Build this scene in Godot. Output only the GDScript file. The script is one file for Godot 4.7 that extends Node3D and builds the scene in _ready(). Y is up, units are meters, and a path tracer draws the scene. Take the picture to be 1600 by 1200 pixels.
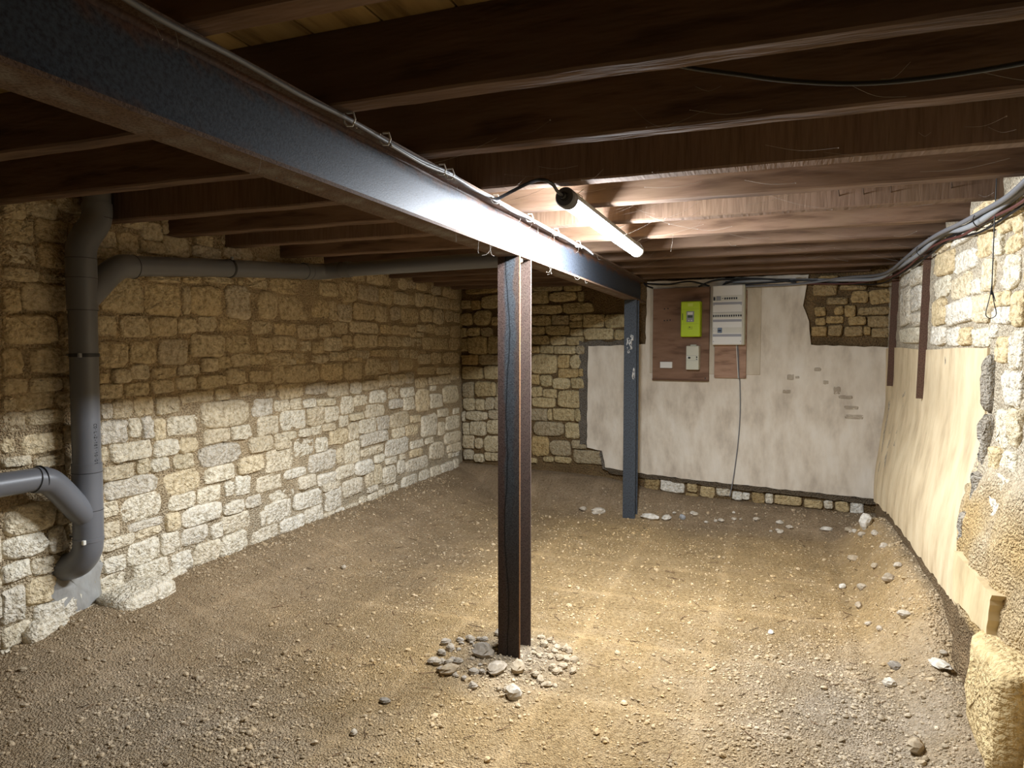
extends Node3D

# ---------------------------------------------------------------- mesh collector
class MB:
	var v := PackedVector3Array()
	var c := PackedColorArray()
	var idx := PackedInt32Array()
	var uv := PackedVector2Array()
	var col := Color(1, 1, 1)
	func vert(p: Vector3, k = null) -> int:
		v.append(p)
		c.append(k if k != null else col)
		return v.size() - 1
	func tri(a: int, b: int, d: int) -> void:      # counter-clockwise seen from outside
		idx.append(a); idx.append(d); idx.append(b)
	func quad(a: int, b: int, d: int, e: int) -> void:
		tri(a, b, d); tri(a, d, e)
	func poly(pts: Array, k = null) -> void:       # a flat face with its own corners
		var f := []
		for p in pts:
			f.append(vert(p, k))
		for i in range(1, f.size() - 1):
			tri(f[0], f[i], f[i + 1])
	func xform(t: Transform3D, from := 0) -> void:
		for i in range(from, v.size()):
			v[i] = t * v[i]
	func mesh() -> ArrayMesh:
		var n := PackedVector3Array()
		n.resize(v.size())
		for i in range(0, idx.size(), 3):
			var a := v[idx[i]]
			var f := (v[idx[i + 2]] - a).cross(v[idx[i + 1]] - a)
			n[idx[i]] += f; n[idx[i + 1]] += f; n[idx[i + 2]] += f
		for i in n.size():
			n[i] = n[i].normalized() if n[i].length_squared() > 1e-20 else Vector3.UP
		var a := []
		a.resize(Mesh.ARRAY_MAX)
		a[Mesh.ARRAY_VERTEX] = v
		a[Mesh.ARRAY_NORMAL] = n
		a[Mesh.ARRAY_COLOR] = c
		a[Mesh.ARRAY_INDEX] = idx
		if uv.size() == v.size():
			a[Mesh.ARRAY_TEX_UV] = uv
		var m := ArrayMesh.new()
		m.add_surface_from_arrays(Mesh.PRIMITIVE_TRIANGLES, a)
		return m

var rng := RandomNumberGenerator.new()
var M := {}
var used := {}
var nz := FastNoiseLite.new()

const WALL_X := -2.95
const RIGHT_X := 0.83
const BACK_Z := -5.98
const BACK_K := 0.1526
const JOIST_Y := 1.965
const CEIL_Y := 2.14

# ---------------------------------------------------------------- small helpers
func numbered(called: String) -> String:
	used[called] = used.get(called, -1) + 1
	return called if used[called] == 0 else "%s_%03d" % [called, used[called]]

func tag(o: Node, label: String, category := "", group := "", kind := "") -> Node:
	if label: o.set_meta("label", label)
	if category: o.set_meta("category", category)
	if group: o.set_meta("group", group)
	if kind: o.set_meta("kind", kind)
	return o

func thing(called: String, label: String, category: String, at := Vector3.ZERO, group := "") -> Node3D:
	var o := Node3D.new()
	o.name = numbered(called)
	add_child(o)
	o.position = at
	tag(o, label, category, group)
	return o

func structure(called: String, label: String) -> Node3D:
	var o := Node3D.new()
	o.name = called
	add_child(o)
	tag(o, label, "", "", "structure")
	return o

func put(called: String, mesh: Mesh, mat: Material, parent: Node = null, at := Transform3D()) -> MeshInstance3D:
	var o := MeshInstance3D.new()
	o.mesh = mesh
	o.material_override = mat
	o.cast_shadow = GeometryInstance3D.SHADOW_CASTING_SETTING_ON
	o.transform = at
	if parent == null or parent == self:
		o.name = numbered(called)
		add_child(o)
	else:
		o.name = called
		parent.add_child(o, true)
	return o

func sm(a: float, b: float, x: float) -> float:
	var t := clampf((x - a) / (b - a), 0.0, 1.0)
	return t * t * (3.0 - 2.0 * t)

func lin(r: float, g: float, b: float) -> Color:    # sRGB values 0..255 -> linear vertex colour
	return Color(r / 255.0, g / 255.0, b / 255.0).srgb_to_linear()

func back_z(x: float) -> float:
	return BACK_Z + BACK_K * x

func bulge(h: float, z: float) -> float:
	return 0.09 * (1.0 - sm(0.35, 1.2, h)) * sm(-6.1, -5.5, z)

# chamfered box into an MB, flat faces
func bx(m: MB, ctr: Vector3, size: Vector3, b := 0.002, k = null) -> void:
	var h := size * 0.5
	b = minf(b, minf(h.x, minf(h.y, h.z)) * 0.9)
	for ax in 3:
		var u := (ax + 1) % 3
		var w := (ax + 2) % 3
		for s in [-1.0, 1.0]:
			var q := []
			for e in [[-1, -1], [1, -1], [1, 1], [-1, 1]]:
				var p := Vector3.ZERO
				p[ax] = s * h[ax]; p[u] = e[0] * (h[u] - b); p[w] = e[1] * (h[w] - b)
				q.append(ctr + p)
			if s < 0: q.reverse()
			m.poly(q, k)
		for su in [-1.0, 1.0]:            # edges along ax
			for sw in [-1.0, 1.0]:
				var q := []
				for e in [[-1, 0], [1, 0], [1, 1], [-1, 1]]:
					var p := Vector3.ZERO
					p[ax] = e[0] * (h[ax] - b)
					p[u] = su * (h[u] - (b if e[1] else 0.0))
					p[w] = sw * (h[w] - (0.0 if e[1] else b))
					q.append(ctr + p)
				if su * sw < 0: q.reverse()
				m.poly(q, k)
	for sx in [-1.0, 1.0]:
		for sy in [-1.0, 1.0]:
			for sz in [-1.0, 1.0]:
				var q := [ctr + Vector3(sx * h.x, sy * (h.y - b), sz * (h.z - b)), ctr + Vector3(sx * (h.x - b), sy * h.y, sz * (h.z - b)), ctr + Vector3(sx * (h.x - b), sy * (h.y - b), sz * h.z)]
				if sx * sy * sz < 0: q.reverse()
				m.poly(q, k)

func box_mesh(ctr: Vector3, size: Vector3, b := 0.002, k = null) -> ArrayMesh:
	var m := MB.new()
	bx(m, ctr, size, b, k)
	return m.mesh()

# rod through smoothed points
func smooth_path(pts: Array, steps := 6) -> Array:
	var out := []
	var n := pts.size()
	if n < 3: return pts
	for i in n - 1:
		var p0: Vector3 = pts[maxi(i - 1, 0)]
		var p1: Vector3 = pts[i]
		var p2: Vector3 = pts[i + 1]
		var p3: Vector3 = pts[mini(i + 2, n - 1)]
		for s in steps:
			out.append(p1.cubic_interpolate(p2, p0, p3, float(s) / steps))
	out.append(pts[n - 1])
	return out

func tube(m: MB, pts: Array, r: float, sides := 10, caps := true, radii := []) -> void:
	var n := pts.size()
	var t0: Vector3 = (pts[1] - pts[0]).normalized()
	var up := Vector3.UP if absf(t0.y) < 0.9 else Vector3.RIGHT
	var x := up.cross(t0).normalized()
	var rows := []
	for i in n:
		var t: Vector3 = (pts[mini(i + 1, n - 1)] - pts[maxi(i - 1, 0)]).normalized()
		x = (x - t * x.dot(t)).normalized()
		var y := t.cross(x)
		var rr: float = radii[i] if radii.size() == n else r
		var row := []
		for k in sides:
			var a := TAU * k / sides
			row.append(m.vert(pts[i] + (x * cos(a) + y * sin(a)) * rr))
		rows.append(row)
	for i in n - 1:
		for k in sides:
			var k2 := (k + 1) % sides
			m.quad(rows[i][k], rows[i][k2], rows[i + 1][k2], rows[i + 1][k])
	if caps:
		for e in [0, n - 1]:
			var q := []
			for k in sides:
				q.append(m.v[rows[e][k]])
			if e == 0: q.reverse()
			m.poly(q)

func tube_mesh(pts: Array, r: float, sides := 10, k := Color(1, 1, 1)) -> ArrayMesh:
	var m := MB.new()
	m.col = k
	tube(m, pts, r, sides)
	return m.mesh()

# a lathed solid along an axis: profile = [[distance along, radius], ...]
func lathe(m: MB, at: Vector3, axis: Vector3, prof: Array, sides := 24) -> void:
	var t := axis.normalized()
	var x := (Vector3.UP if absf(t.y) < 0.9 else Vector3.RIGHT).cross(t).normalized()
	var y := t.cross(x)
	for i in prof.size() - 1:
		var a := []
		var b := []
		for k in sides:
			var d := x * cos(TAU * k / sides) + y * sin(TAU * k / sides)
			a.append(m.vert(at + t * prof[i][0] + d * prof[i][1]))
			b.append(m.vert(at + t * prof[i + 1][0] + d * prof[i + 1][1]))
		for k in sides:
			var k2 := (k + 1) % sides
			m.quad(a[k], a[k2], b[k2], b[k])

# a weathered building stone: x along the wall, y up, z out of the wall
func stone_mesh(w: float, h: float, d: float, tint: Color, rough := 1.0) -> ArrayMesh:
	var m := MB.new()
	var n := 16
	var p := rng.randf_range(3.2, 6.5)
	var small := minf(w, h)
	var taper := rng.randf_range(-0.10, 0.10)
	var lean := rng.randf_range(-0.08, 0.08)
	var tilt := Vector2(rng.randf_range(-0.10, 0.10), rng.randf_range(-0.16, 0.10))
	var o := []
	for i in n:
		var a := TAU * (i + rng.randf_range(-0.25, 0.25)) / n
		var cx := cos(a)
		var sy := sin(a)
		var q := Vector2(signf(cx) * pow(absf(cx), 2.0 / p) * w * 0.5, signf(sy) * pow(absf(sy), 2.0 / p) * h * 0.5)
		q *= 1.0 - rng.randf() * 0.05 * rough
		q += Vector2(rng.randf_range(-1, 1), rng.randf_range(-1, 1)) * small * 0.035 * rough
		q.y *= 1.0 + taper * q.x / w
		q.x += lean * q.y
		o.append(q)
	var rows := []
	var levels := [[0.0, -0.045], [0.0, 0.42], [0.10, 0.86], [0.24, 1.0], [0.62, 1.05]]
	for l in levels.size():
		var row := []
		for i in n:
			var q: Vector2 = o[i]
			q *= 1.0 - levels[l][0]
			if l >= 2:
				q += Vector2(rng.randf_range(-1, 1), rng.randf_range(-1, 1)) * small * 0.03 * rough
			var z: float = levels[l][1] * d if l > 0 else levels[l][1]
			z += (tilt.x * q.x / w + tilt.y * q.y / h) * d * 2.0 * (1.0 if l > 1 else 0.0)
			if l >= 2: z += rng.randf_range(-1, 1) * 0.006 * rough
			var k := tint * (1.0 + rng.randf_range(-0.07, 0.07))
			k.a = 1.0
			row.append(m.vert(Vector3(q.x, q.y, z), k))
		rows.append(row)
	for l in levels.size() - 1:
		for i in n:
			var j := (i + 1) % n
			m.quad(rows[l][i], rows[l][j], rows[l + 1][j], rows[l + 1][i])
	var ctr := m.vert(Vector3(0, 0, d * 1.05), tint)
	for i in n:
		m.tri(rows[-1][i], rows[-1][(i + 1) % n], ctr)
	return m.mesh()

# a loose lump of stone or clod
func lump_mesh(r: Vector3, seed_: int, tint := Color(1, 1, 1), rings := 5, sides := 8) -> ArrayMesh:
	var g := RandomNumberGenerator.new()
	g.seed = seed_
	var dirs := []
	for i in 7:                       # a few cleaved planes make it angular
		dirs.append([Vector3(g.randf_range(-1, 1), g.randf_range(-1, 1), g.randf_range(-1, 1)).normalized(), g.randf_range(0.62, 0.9)])
	var m := MB.new()
	var P := []
	for i in rings + 1:
		var row := []
		for k in sides:
			var th := PI * i / rings
			var ph := TAU * (k + 0.5 * (i % 2)) / sides
			var p := Vector3(sin(th) * cos(ph), cos(th), sin(th) * sin(ph))
			for d in dirs:
				var e: float = p.dot(d[0])
				if e > d[1]: p -= d[0] * (e - d[1])
			if i > 0 and i < rings: p *= g.randf_range(0.93, 1.06)
			row.append(Vector3(p.x * r.x, p.y * r.y, p.z * r.z))
		if i == 0 or i == rings:
			var c0 := Vector3.ZERO
			for q in row: c0 += q
			for k in sides: row[k] = c0 / sides
		P.append(row)
	for i in rings:
		for k in sides:
			var j := (k + 1) % sides
			var kk := tint * g.randf_range(0.9, 1.1)
			kk.a = 1.0
			if i == 0: m.poly([P[0][k], P[1][j], P[1][k]], kk)
			elif i == rings - 1: m.poly([P[i][k], P[i][j], P[rings][k]], kk)
			else: m.poly([P[i][k], P[i][j], P[i + 1][j], P[i + 1][k]], kk)
	return m.mesh()

# ---------------------------------------------------------------- textures and materials
func noise_tex(freq: float, kind: int, oct: int, stops: Array, size := 512, seed_ := 1, cell := 0) -> NoiseTexture2D:
	var n := FastNoiseLite.new()
	n.noise_type = kind
	n.seed = seed_
	n.frequency = freq
	n.fractal_type = FastNoiseLite.FRACTAL_FBM if oct > 1 else FastNoiseLite.FRACTAL_NONE
	n.fractal_octaves = oct
	n.fractal_gain = 0.58
	if cell: n.cellular_return_type = cell
	var t := NoiseTexture2D.new()
	t.width = size
	t.height = size
	t.seamless = true
	t.seamless_blend_skirt = 0.2
	t.noise = n
	if stops.size():
		var g := Gradient.new()
		var off := PackedFloat32Array()
		var cs := PackedColorArray()
		for s in stops:
			off.append(s[0])
			cs.append(s[1])
		g.offsets = off
		g.colors = cs
		t.color_ramp = g
	return t

func grey(a: float) -> Color:
	return Color(a, a, a)

func mat(called: String, tex: Texture2D, bump: Texture2D, cm: float, scale: Vector3, rough := 0.95, colour := Color.WHITE) -> StandardMaterial3D:
	var m := StandardMaterial3D.new()
	m.resource_name = called
	m.albedo_color = colour
	m.vertex_color_use_as_albedo = true
	m.roughness = rough
	m.metallic_specular = 0.3
	if tex: m.albedo_texture = tex
	if bump:
		m.heightmap_enabled = true
		m.heightmap_texture = bump
		m.heightmap_scale = cm
	m.uv1_triplanar = true
	m.uv1_world_triplanar = true
	m.uv1_scale = scale
	return m

func plain(called: String, colour: Color, rough := 0.6, metal := 0.0) -> StandardMaterial3D:
	var m := StandardMaterial3D.new()
	m.resource_name = called
	m.albedo_color = colour
	m.roughness = rough
	m.metallic = metal
	return m

func materials() -> void:
	var S := FastNoiseLite.TYPE_SIMPLEX_SMOOTH
	var V := FastNoiseLite.TYPE_VALUE_CUBIC
	var C := FastNoiseLite.TYPE_CELLULAR
	var stone_col := noise_tex(0.018, S, 6, [[0.0, Color(0.62, 0.58, 0.52)], [0.35, Color(0.88, 0.86, 0.82)], [0.7, Color(1, 1, 1)], [1.0, Color(1, 0.97, 0.9)]], 512, 3)
	var stone_bump := noise_tex(0.03, S, 6, [], 512, 11)
	M.stone = mat("limestone", stone_col, stone_bump, 1.5, Vector3.ONE * 2.8)
	var mortar_col := noise_tex(0.05, S, 5, [[0.0, Color(0.6, 0.55, 0.5)], [0.5, Color(0.9, 0.88, 0.85)], [1.0, Color(1, 1, 1)]], 512, 5)
	var mortar_bump := noise_tex(0.07, S, 5, [], 512, 6)
	M.mortar = mat("earth_mortar", mortar_col, mortar_bump, 2.5, Vector3.ONE * 2.0)
	var pl_col := noise_tex(0.006, S, 5, [[0.0, Color(0.78, 0.75, 0.72)], [0.4, Color(0.92, 0.90, 0.87)], [0.65, Color(0.97, 0.96, 0.94)], [1.0, Color(1, 1, 1)]], 1024, 8)
	var pl_bump := noise_tex(0.02, S, 6, [], 512, 9)
	M.plaster = mat("lime_render", pl_col, pl_bump, 0.5, Vector3(0.9, 0.35, 0.9))
	var dirt_col := noise_tex(0.02, S, 6, [[0.0, Color(0.62, 0.58, 0.52)], [0.45, Color(0.88, 0.86, 0.84)], [1.0, Color(1, 1, 1)]], 1024, 21)
	var dirt_bump := noise_tex(0.05, S, 6, [], 1024, 22)
	M.dirt = mat("trodden_earth", dirt_col, dirt_bump, 2.2, Vector3.ONE * 1.7)
	M.pebble = mat("gravel_stone", stone_col, null, 0.0, Vector3.ONE * 3.0)
	var grain := noise_tex(0.02, V, 5, [[0.0, Color(0.55, 0.5, 0.46)], [0.5, Color(0.9, 0.88, 0.86)], [1.0, Color(1, 1, 1)]], 512, 31)
	var saw := noise_tex(0.04, V, 3, [], 512, 32)
	var saw_col := noise_tex(0.04, V, 3, [[0.0, Color(0.78, 0.76, 0.74)], [0.5, Color(0.92, 0.91, 0.9)], [1.0, Color(1, 1, 1)]], 512, 33)
	M.wood = mat("old_oak", grain, saw, 0.25, Vector3(0.45, 3.2, 3.2), 0.82)
	M.wood_saw = mat("sawn_oak", saw_col, saw, 0.10, Vector3(6.0, 0.5, 0.5), 0.82)
	M.pine = mat("new_pine_board", grain, saw, 0.3, Vector3(2.5, 2.5, 0.35), 0.7)
	var rust_col := noise_tex(0.03, S, 6, [[0.0, Color(0.55, 0.5, 0.48)], [0.5, Color(0.85, 0.84, 0.83)], [1.0, Color(1, 1, 1)]], 512, 41)
	var rust_bump := noise_tex(0.06, S, 5, [], 512, 42)
	M.steel = mat("mill_scale_steel", rust_col, rust_bump, 0.02, Vector3.ONE * 5.0, 0.52)
	M.steel.metallic = 0.08
	M.steel.metallic_specular = 0.28
	M.rust = mat("rusty_steel", rust_col, rust_bump, 0.05, Vector3.ONE * 8.0, 0.75)
	M.rust.metallic = 0.1
	M.pvc = plain("grey_pvc", Color(0.40, 0.405, 0.42), 0.38)
	M.pvc_dark = plain("grey_pvc_seam", Color(0.16, 0.16, 0.165), 0.5)
	M.rubber = plain("black_rubber", Color(0.03, 0.03, 0.032), 0.6)
	M.cable_grey = plain("grey_cable", Color(0.42, 0.42, 0.43), 0.5)
	M.cable_black = plain("black_cable", Color(0.045, 0.045, 0.05), 0.45)
	M.conduit = plain("grey_conduit", Color(0.56, 0.57, 0.58), 0.45)
	M.cable_red = plain("red_brown_cable", Color(0.33, 0.17, 0.14), 0.55)
	M.tie = plain("white_cable_tie", Color(0.85, 0.84, 0.8), 0.5)
	M.board = mat("brown_hardboard", grain, null, 0.0, Vector3(0.6, 3, 3), 0.6)
	M.white = plain("white_plastic", Color(0.86, 0.85, 0.82), 0.45)
	M.offwhite = plain("ivory_plastic", Color(0.78, 0.775, 0.70), 0.5)
	M.lime = plain("lime_green_plastic", Color(0.72, 0.83, 0.10), 0.5)
	M.grey = plain("grey_plastic", Color(0.55, 0.56, 0.58), 0.5)
	M.dark = plain("black_plastic", Color(0.02, 0.02, 0.025), 0.45)
	M.lcd = plain("meter_display", Color(0.27, 0.33, 0.24), 0.25)
	M.blue = plain("blue_grey_plastic", Color(0.40, 0.47, 0.56), 0.5)
	M.web = plain("cobweb_silk", Color(0.55, 0.52, 0.48), 0.9)
	M.ink = plain("black_print", Color(0.03, 0.03, 0.05), 0.6)

# ---------------------------------------------------------------- the floor's shape
func floor_h(x: float, z: float) -> float:
	var n := nz.get_noise_2d(x * 60.0, z * 60.0)
	var dz := z - back_z(x)
	var left := 0.185 * (1.0 - sm(-2.95, -2.2, x)) * (1.0 - 0.45 * sm(-2.3, -1.6, z))
	var back := lerpf(0.215, 0.115, sm(-1.6, -0.6, x)) * (1.0 - sm(0.0, 0.62, dz + n * 0.12))
	var right := lerpf(0.27, 0.10, sm(-3.6, -3.0, z)) * lerpf(0.45, 1.0, sm(-5.8, -4.9, z)) * sm(0.42, 0.73, x + n * 0.06)
	var pile := 0.035 * exp(-(pow(x + 1.06, 2.0) + pow(z + 2.84, 2.0)) / 0.055)
	var h := maxf(left, maxf(back, right)) + pile
	h += n * 0.012 + nz.get_noise_2d(x * 260.0 + 90.0, z * 260.0) * 0.006 + nz.get_noise_2d(x * 900.0, z * 900.0 + 40.0) * 0.0028
	return h

func floor_colour(x: float, z: float) -> Color:
	var n := nz.get_noise_2d(x * 110.0 + 300.0, z * 110.0)
	var n2 := nz.get_noise_2d(x * 420.0 + 700.0, z * 420.0)
	var sand := Color(0.62, 0.445, 0.225)
	var brown := Color(0.48, 0.365, 0.235)
	var pale := Color(0.55, 0.46, 0.34)
	var dz := z - back_z(x)
	var damp := (1.0 - sm(0.25, 1.15, dz + n * 0.3))
	damp = maxf(damp, 0.85 * (1.0 - sm(-2.6, -1.25, x + n * 0.35)))
	var k := sand.lerp(brown, clampf(damp, 0, 1))
	var gr := exp(-(pow(x - 0.35, 2.0) * 3.0 + pow(z + 2.75, 2.0) * 2.2))
	gr = maxf(gr, 0.8 * exp(-(pow(x + 2.0, 2.0) * 1.6 + pow(z + 1.85, 2.0) * 5.0)))
	gr = maxf(gr, exp(-(pow(x + 1.03, 2.0) + pow(z + 2.8, 2.0)) / 0.07))
	gr = maxf(gr, 0.7 * sm(0.6, 0.8, x))
	k = k.lerp(pale, clampf(gr + n2 * 0.3, 0, 1))
	k = k * (1.0 + n * 0.16 + n2 * 0.16)
	k.a = 1.0
	return k

func _ready() -> void:
	# camera, air, lamp settings
	var cam := Camera3D.new()
	cam.name = "camera"
	cam.position = Vector3(0, 1.38, 0)
	cam.rotation = Vector3(deg_to_rad(-2.9), deg_to_rad(20.4), 0)
	cam.fov = 58.109
	cam.near = 0.05
	cam.far = 60.0
	add_child(cam)
	cam.current = true
	var we := WorldEnvironment.new()
	we.name = "world_environment"
	var env := Environment.new()
	env.background_mode = Environment.BG_COLOR
	env.background_color = Color.BLACK
	env.tonemap_mode = Environment.TONE_MAPPER_LINEAR
	env.tonemap_exposure = EXPOSURE
	env.sdfgi_enabled = true
	env.ssao_enabled = true
	env.ssil_enabled = true
	we.environment = env
	add_child(we)
	rng.seed = 20
	nz.seed = 7
	nz.frequency = 0.01
	nz.noise_type = FastNoiseLite.TYPE_SIMPLEX_SMOOTH
	materials()
	tube_light()
	# the shell
	make_floor()
	wall_left()
	wall_back()
	wall_right()
	wall_front()
	ceiling()
	# the frame
	steel_beam()
	steel_posts()
	joists()
	# services
	drain_pipe()
	switchboard()
	cables()
	iron_bars()
	# loose things
	stones_on_floor()
	gravel()
	cobwebs()

const EXPOSURE := 3.1
const LAMP := Vector3(-0.688, 1.917, -3.11)
const LAMP_HALF := 0.73
const LAMP_ENERGY := 2.5

# ---------------------------------------------------------------- the lamp
func tube_light() -> void:
	var t := thing("tube_light", "bright white tubular light hanging below the joists beside the steel beam", "lamp", LAMP)
	t.rotation.z = -0.42
	var r := 0.034
	var L := LAMP_HALF
	var glow := StandardMaterial3D.new()
	glow.resource_name = "lit_diffuser"
	glow.albedo_color = Color(0.95, 0.96, 1.0)
	glow.roughness = 0.4
	glow.emission_enabled = true
	glow.emission = Color(0.96, 0.98, 1.0)
	glow.emission_energy_multiplier = 5.0
	var shell := plain("grey_lamp_housing", Color(0.62, 0.63, 0.64), 0.45)
	var m := MB.new()
	var hs := MB.new()
	var n := 28
	for half in 2:
		var b: MB = m if half == 0 else hs
		var a0 := deg_to_rad(158.0 if half == 0 else 22.0)
		var a1 := deg_to_rad(382.0 if half == 0 else 158.0)
		var rr := r if half == 0 else r * 1.03
		var prev := []
		for i in n + 1:
			var a := lerpf(a0, a1, float(i) / n)
			var d := Vector3(cos(a), sin(a), 0) * rr
			var row := [b.vert(d + Vector3(0, 0, L - 0.05)), b.vert(d + Vector3(0, 0, -L + 0.04))]
			if i > 0: b.quad(prev[0], prev[1], row[1], row[0])
			prev = row
	put("diffuser", m.mesh(), glow, t)
	put("housing", hs.mesh(), shell, t)
	var cap := MB.new()
	lathe(cap, Vector3(0, 0, L - 0.055), Vector3(0, 0, 1), [[0, 0.036], [0.045, 0.036], [0.056, 0.032], [0.058, 0.018], [0.060, 0.0]], 28)
	put("end_cap", cap.mesh(), plain("dark_grey_cap", Color(0.30, 0.30, 0.31), 0.5), t)
	var cap2 := MB.new()
	lathe(cap2, Vector3(0, 0, -L + 0.045), Vector3(0, 0, -1), [[0, 0.0355], [0.03, 0.0355], [0.042, 0.03], [0.045, 0.0]], 28)
	put("end_cap", cap2.mesh(), plain("pale_cap", Color(0.8, 0.8, 0.8), 0.5), t)
	var gl := MB.new()
	lathe(gl, Vector3(0, 0, L), Vector3(0, 0, 1), [[0, 0.016], [0.012, 0.016], [0.014, 0.011], [0.03, 0.010], [0.032, 0.0]], 18)
	put("cable_gland", gl.mesh(), M.rubber, t)
	for z in [L - 0.12, -L + 0.12]:
		var h := MB.new()
		tube(h, [Vector3(-0.034, 0.012, z), Vector3(-0.022, 0.034, z), Vector3(0.0, 0.038, z), Vector3(0.022, 0.034, z), Vector3(0.034, 0.012, z)], 0.002, 6)
		tube(h, [Vector3(0, 0.037, z), Vector3(0.018, 0.064, z)], 0.0015, 6)
		put("hanging_wire", h.mesh(), M.tie, t)
	for a in [-90.0, -10.0, -170.0]:
		var d := Vector3(cos(deg_to_rad(a)), sin(deg_to_rad(a)), 0)
		var al := AreaLight3D.new()
		al.name = "tube_glow"
		al.area_size = Vector2(0.026, 2.0 * L - 0.12)
		al.light_color = Color(0.945, 0.97, 1.0)
		al.light_energy = LAMP_ENERGY * (1.3 if a == -90.0 else (0.6 if a < -100.0 else 0.75))
		al.set("area_range", 14.0)
		al.set("area_attenuation", 2.0)
		al.shadow_enabled = true
		al.transform = Transform3D(Basis.looking_at(d, Vector3(0, 0, 1)), d * (r + 0.003))
		t.add_child(al, true)

# ---------------------------------------------------------------- the shell
func make_floor() -> void:
	var m := MB.new()
	var st := 0.017
	var nx := int(4.25 / st)
	var nzc := int(8.3 / st)
	for j in nzc + 1:
		for i in nx + 1:
			var x := -3.2 + i * st
			var z := -6.9 + j * st
			m.vert(Vector3(x, floor_h(x, z), z), floor_colour(x, z))
	for j in nzc:
		for i in nx:
			var a := j * (nx + 1) + i
			m.quad(a, a + nx + 1, a + nx + 2, a + 1)
	bx(m, Vector3(-1.075, -0.45, -2.75), Vector3(4.25, 0.6, 8.3), 0.01, Color(0.3, 0.22, 0.13))
	var f := put("floor", m.mesh(), M.dirt)
	tag(f, "uneven trodden earth floor of the cellar, sandy in the middle and brown at the walls", "", "", "structure")

# a wall's rough mortar face over its solid core; plane axes: u along, y up; n out
func core(u0: float, u1: float, y0: float, y1: float, xf: Transform3D, depth: Callable, shade: Callable, step := 0.03, thick := 0.35) -> ArrayMesh:
	var m := MB.new()
	var nu := int(ceil((u1 - u0) / step))
	var ny := int(ceil((y1 - y0) / step))
	for j in ny + 1:
		for i in nu + 1:
			var u := lerpf(u0, u1, float(i) / nu)
			var y := lerpf(y0, y1, float(j) / ny)
			m.vert(Vector3(u, y, depth.call(u, y)), shade.call(u, y))
	for j in ny:
		for i in nu:
			var a := j * (nu + 1) + i
			m.quad(a, a + 1, a + nu + 2, a + nu + 1)
	bx(m, Vector3((u0 + u1) * 0.5, (y0 + y1) * 0.5, -0.22 - thick * 0.5), Vector3(u1 - u0, y1 - y0, thick), 0.01, Color(0.4, 0.33, 0.24))
	m.xform(xf)
	return m.mesh()

func pick(pal: Array) -> Color:
	return pal[rng.randi() % pal.size()]

# lays the listed stones: [place along, height, width, height of stone] in millimetres
# coursed rubble where no stone is listed: fills = [from, to, low, high, size]
func fill_in(all: Array, f: Array) -> void:
	var h: float = f[2]
	while h < f[3]:
		var hh: float = rng.randf_range(0.085, 0.15) * f[4]
		var s: float = f[0]
		while s < f[1]:
			var w: float = rng.randf_range(0.12, 0.3) * f[4]
			var c := [s + w / 2, h + hh / 2, w - 0.012, hh - 0.012, 0.02 if f[4] > 1.1 else 1.0]
			s += w
			var free: bool = c[1] + c[3] / 2 < 1.99
			for k in all:
				if absf(c[0] - k[0]) < (c[2] + k[2]) / 2 - 0.012 and absf(c[1] - k[1]) < (c[3] + k[3]) / 2 - 0.012:
					free = false
					break
			if free: all.append(c)
		h += hh

func lay(parent: Node, rows: Array, place: Callable, tint: Callable, dmin: float, dmax: float, most := 300, rough := 1.0, fills := []) -> void:
	var all := []
	for r in rows:
		for i in range(0, r.size(), 4):
			all.append([r[i] * 0.001, r[i + 1] * 0.001, r[i + 2] * 0.001, r[i + 3] * 0.001, 1.0])
	for f in fills:
		fill_in(all, f)
	all.sort_custom(func(a, b): return a[2] * a[3] * a[4] > b[2] * b[3] * b[4])
	var rest := MB.new()
	for k in all.size():
		var s: Array = all[k]
		var g := 0.016
		var me := stone_mesh(s[2] + g * 0.5, s[3] + g * 0.5, rng.randf_range(dmin, dmax), tint.call(s[0], s[1]), rough)
		var xf: Transform3D = place.call(s[0], s[1])
		xf = xf.rotated_local(Vector3(0, 0, 1), rng.randf_range(-0.025, 0.025))
		if k < most:
			put("stone", me, M.stone, parent, xf)
		else:
			var from := rest.v.size()
			var arr := me.surface_get_arrays(0)
			rest.v.append_array(arr[Mesh.ARRAY_VERTEX])
			rest.c.append_array(arr[Mesh.ARRAY_COLOR])
			for q in arr[Mesh.ARRAY_INDEX]:
				rest.idx.append(q + from)
			rest.xform(xf, from)
	if rest.v.size():
		var o := put("small_stones", rest.mesh(), M.stone, parent)
		tag(o, "", "", "", "stuff")

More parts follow.
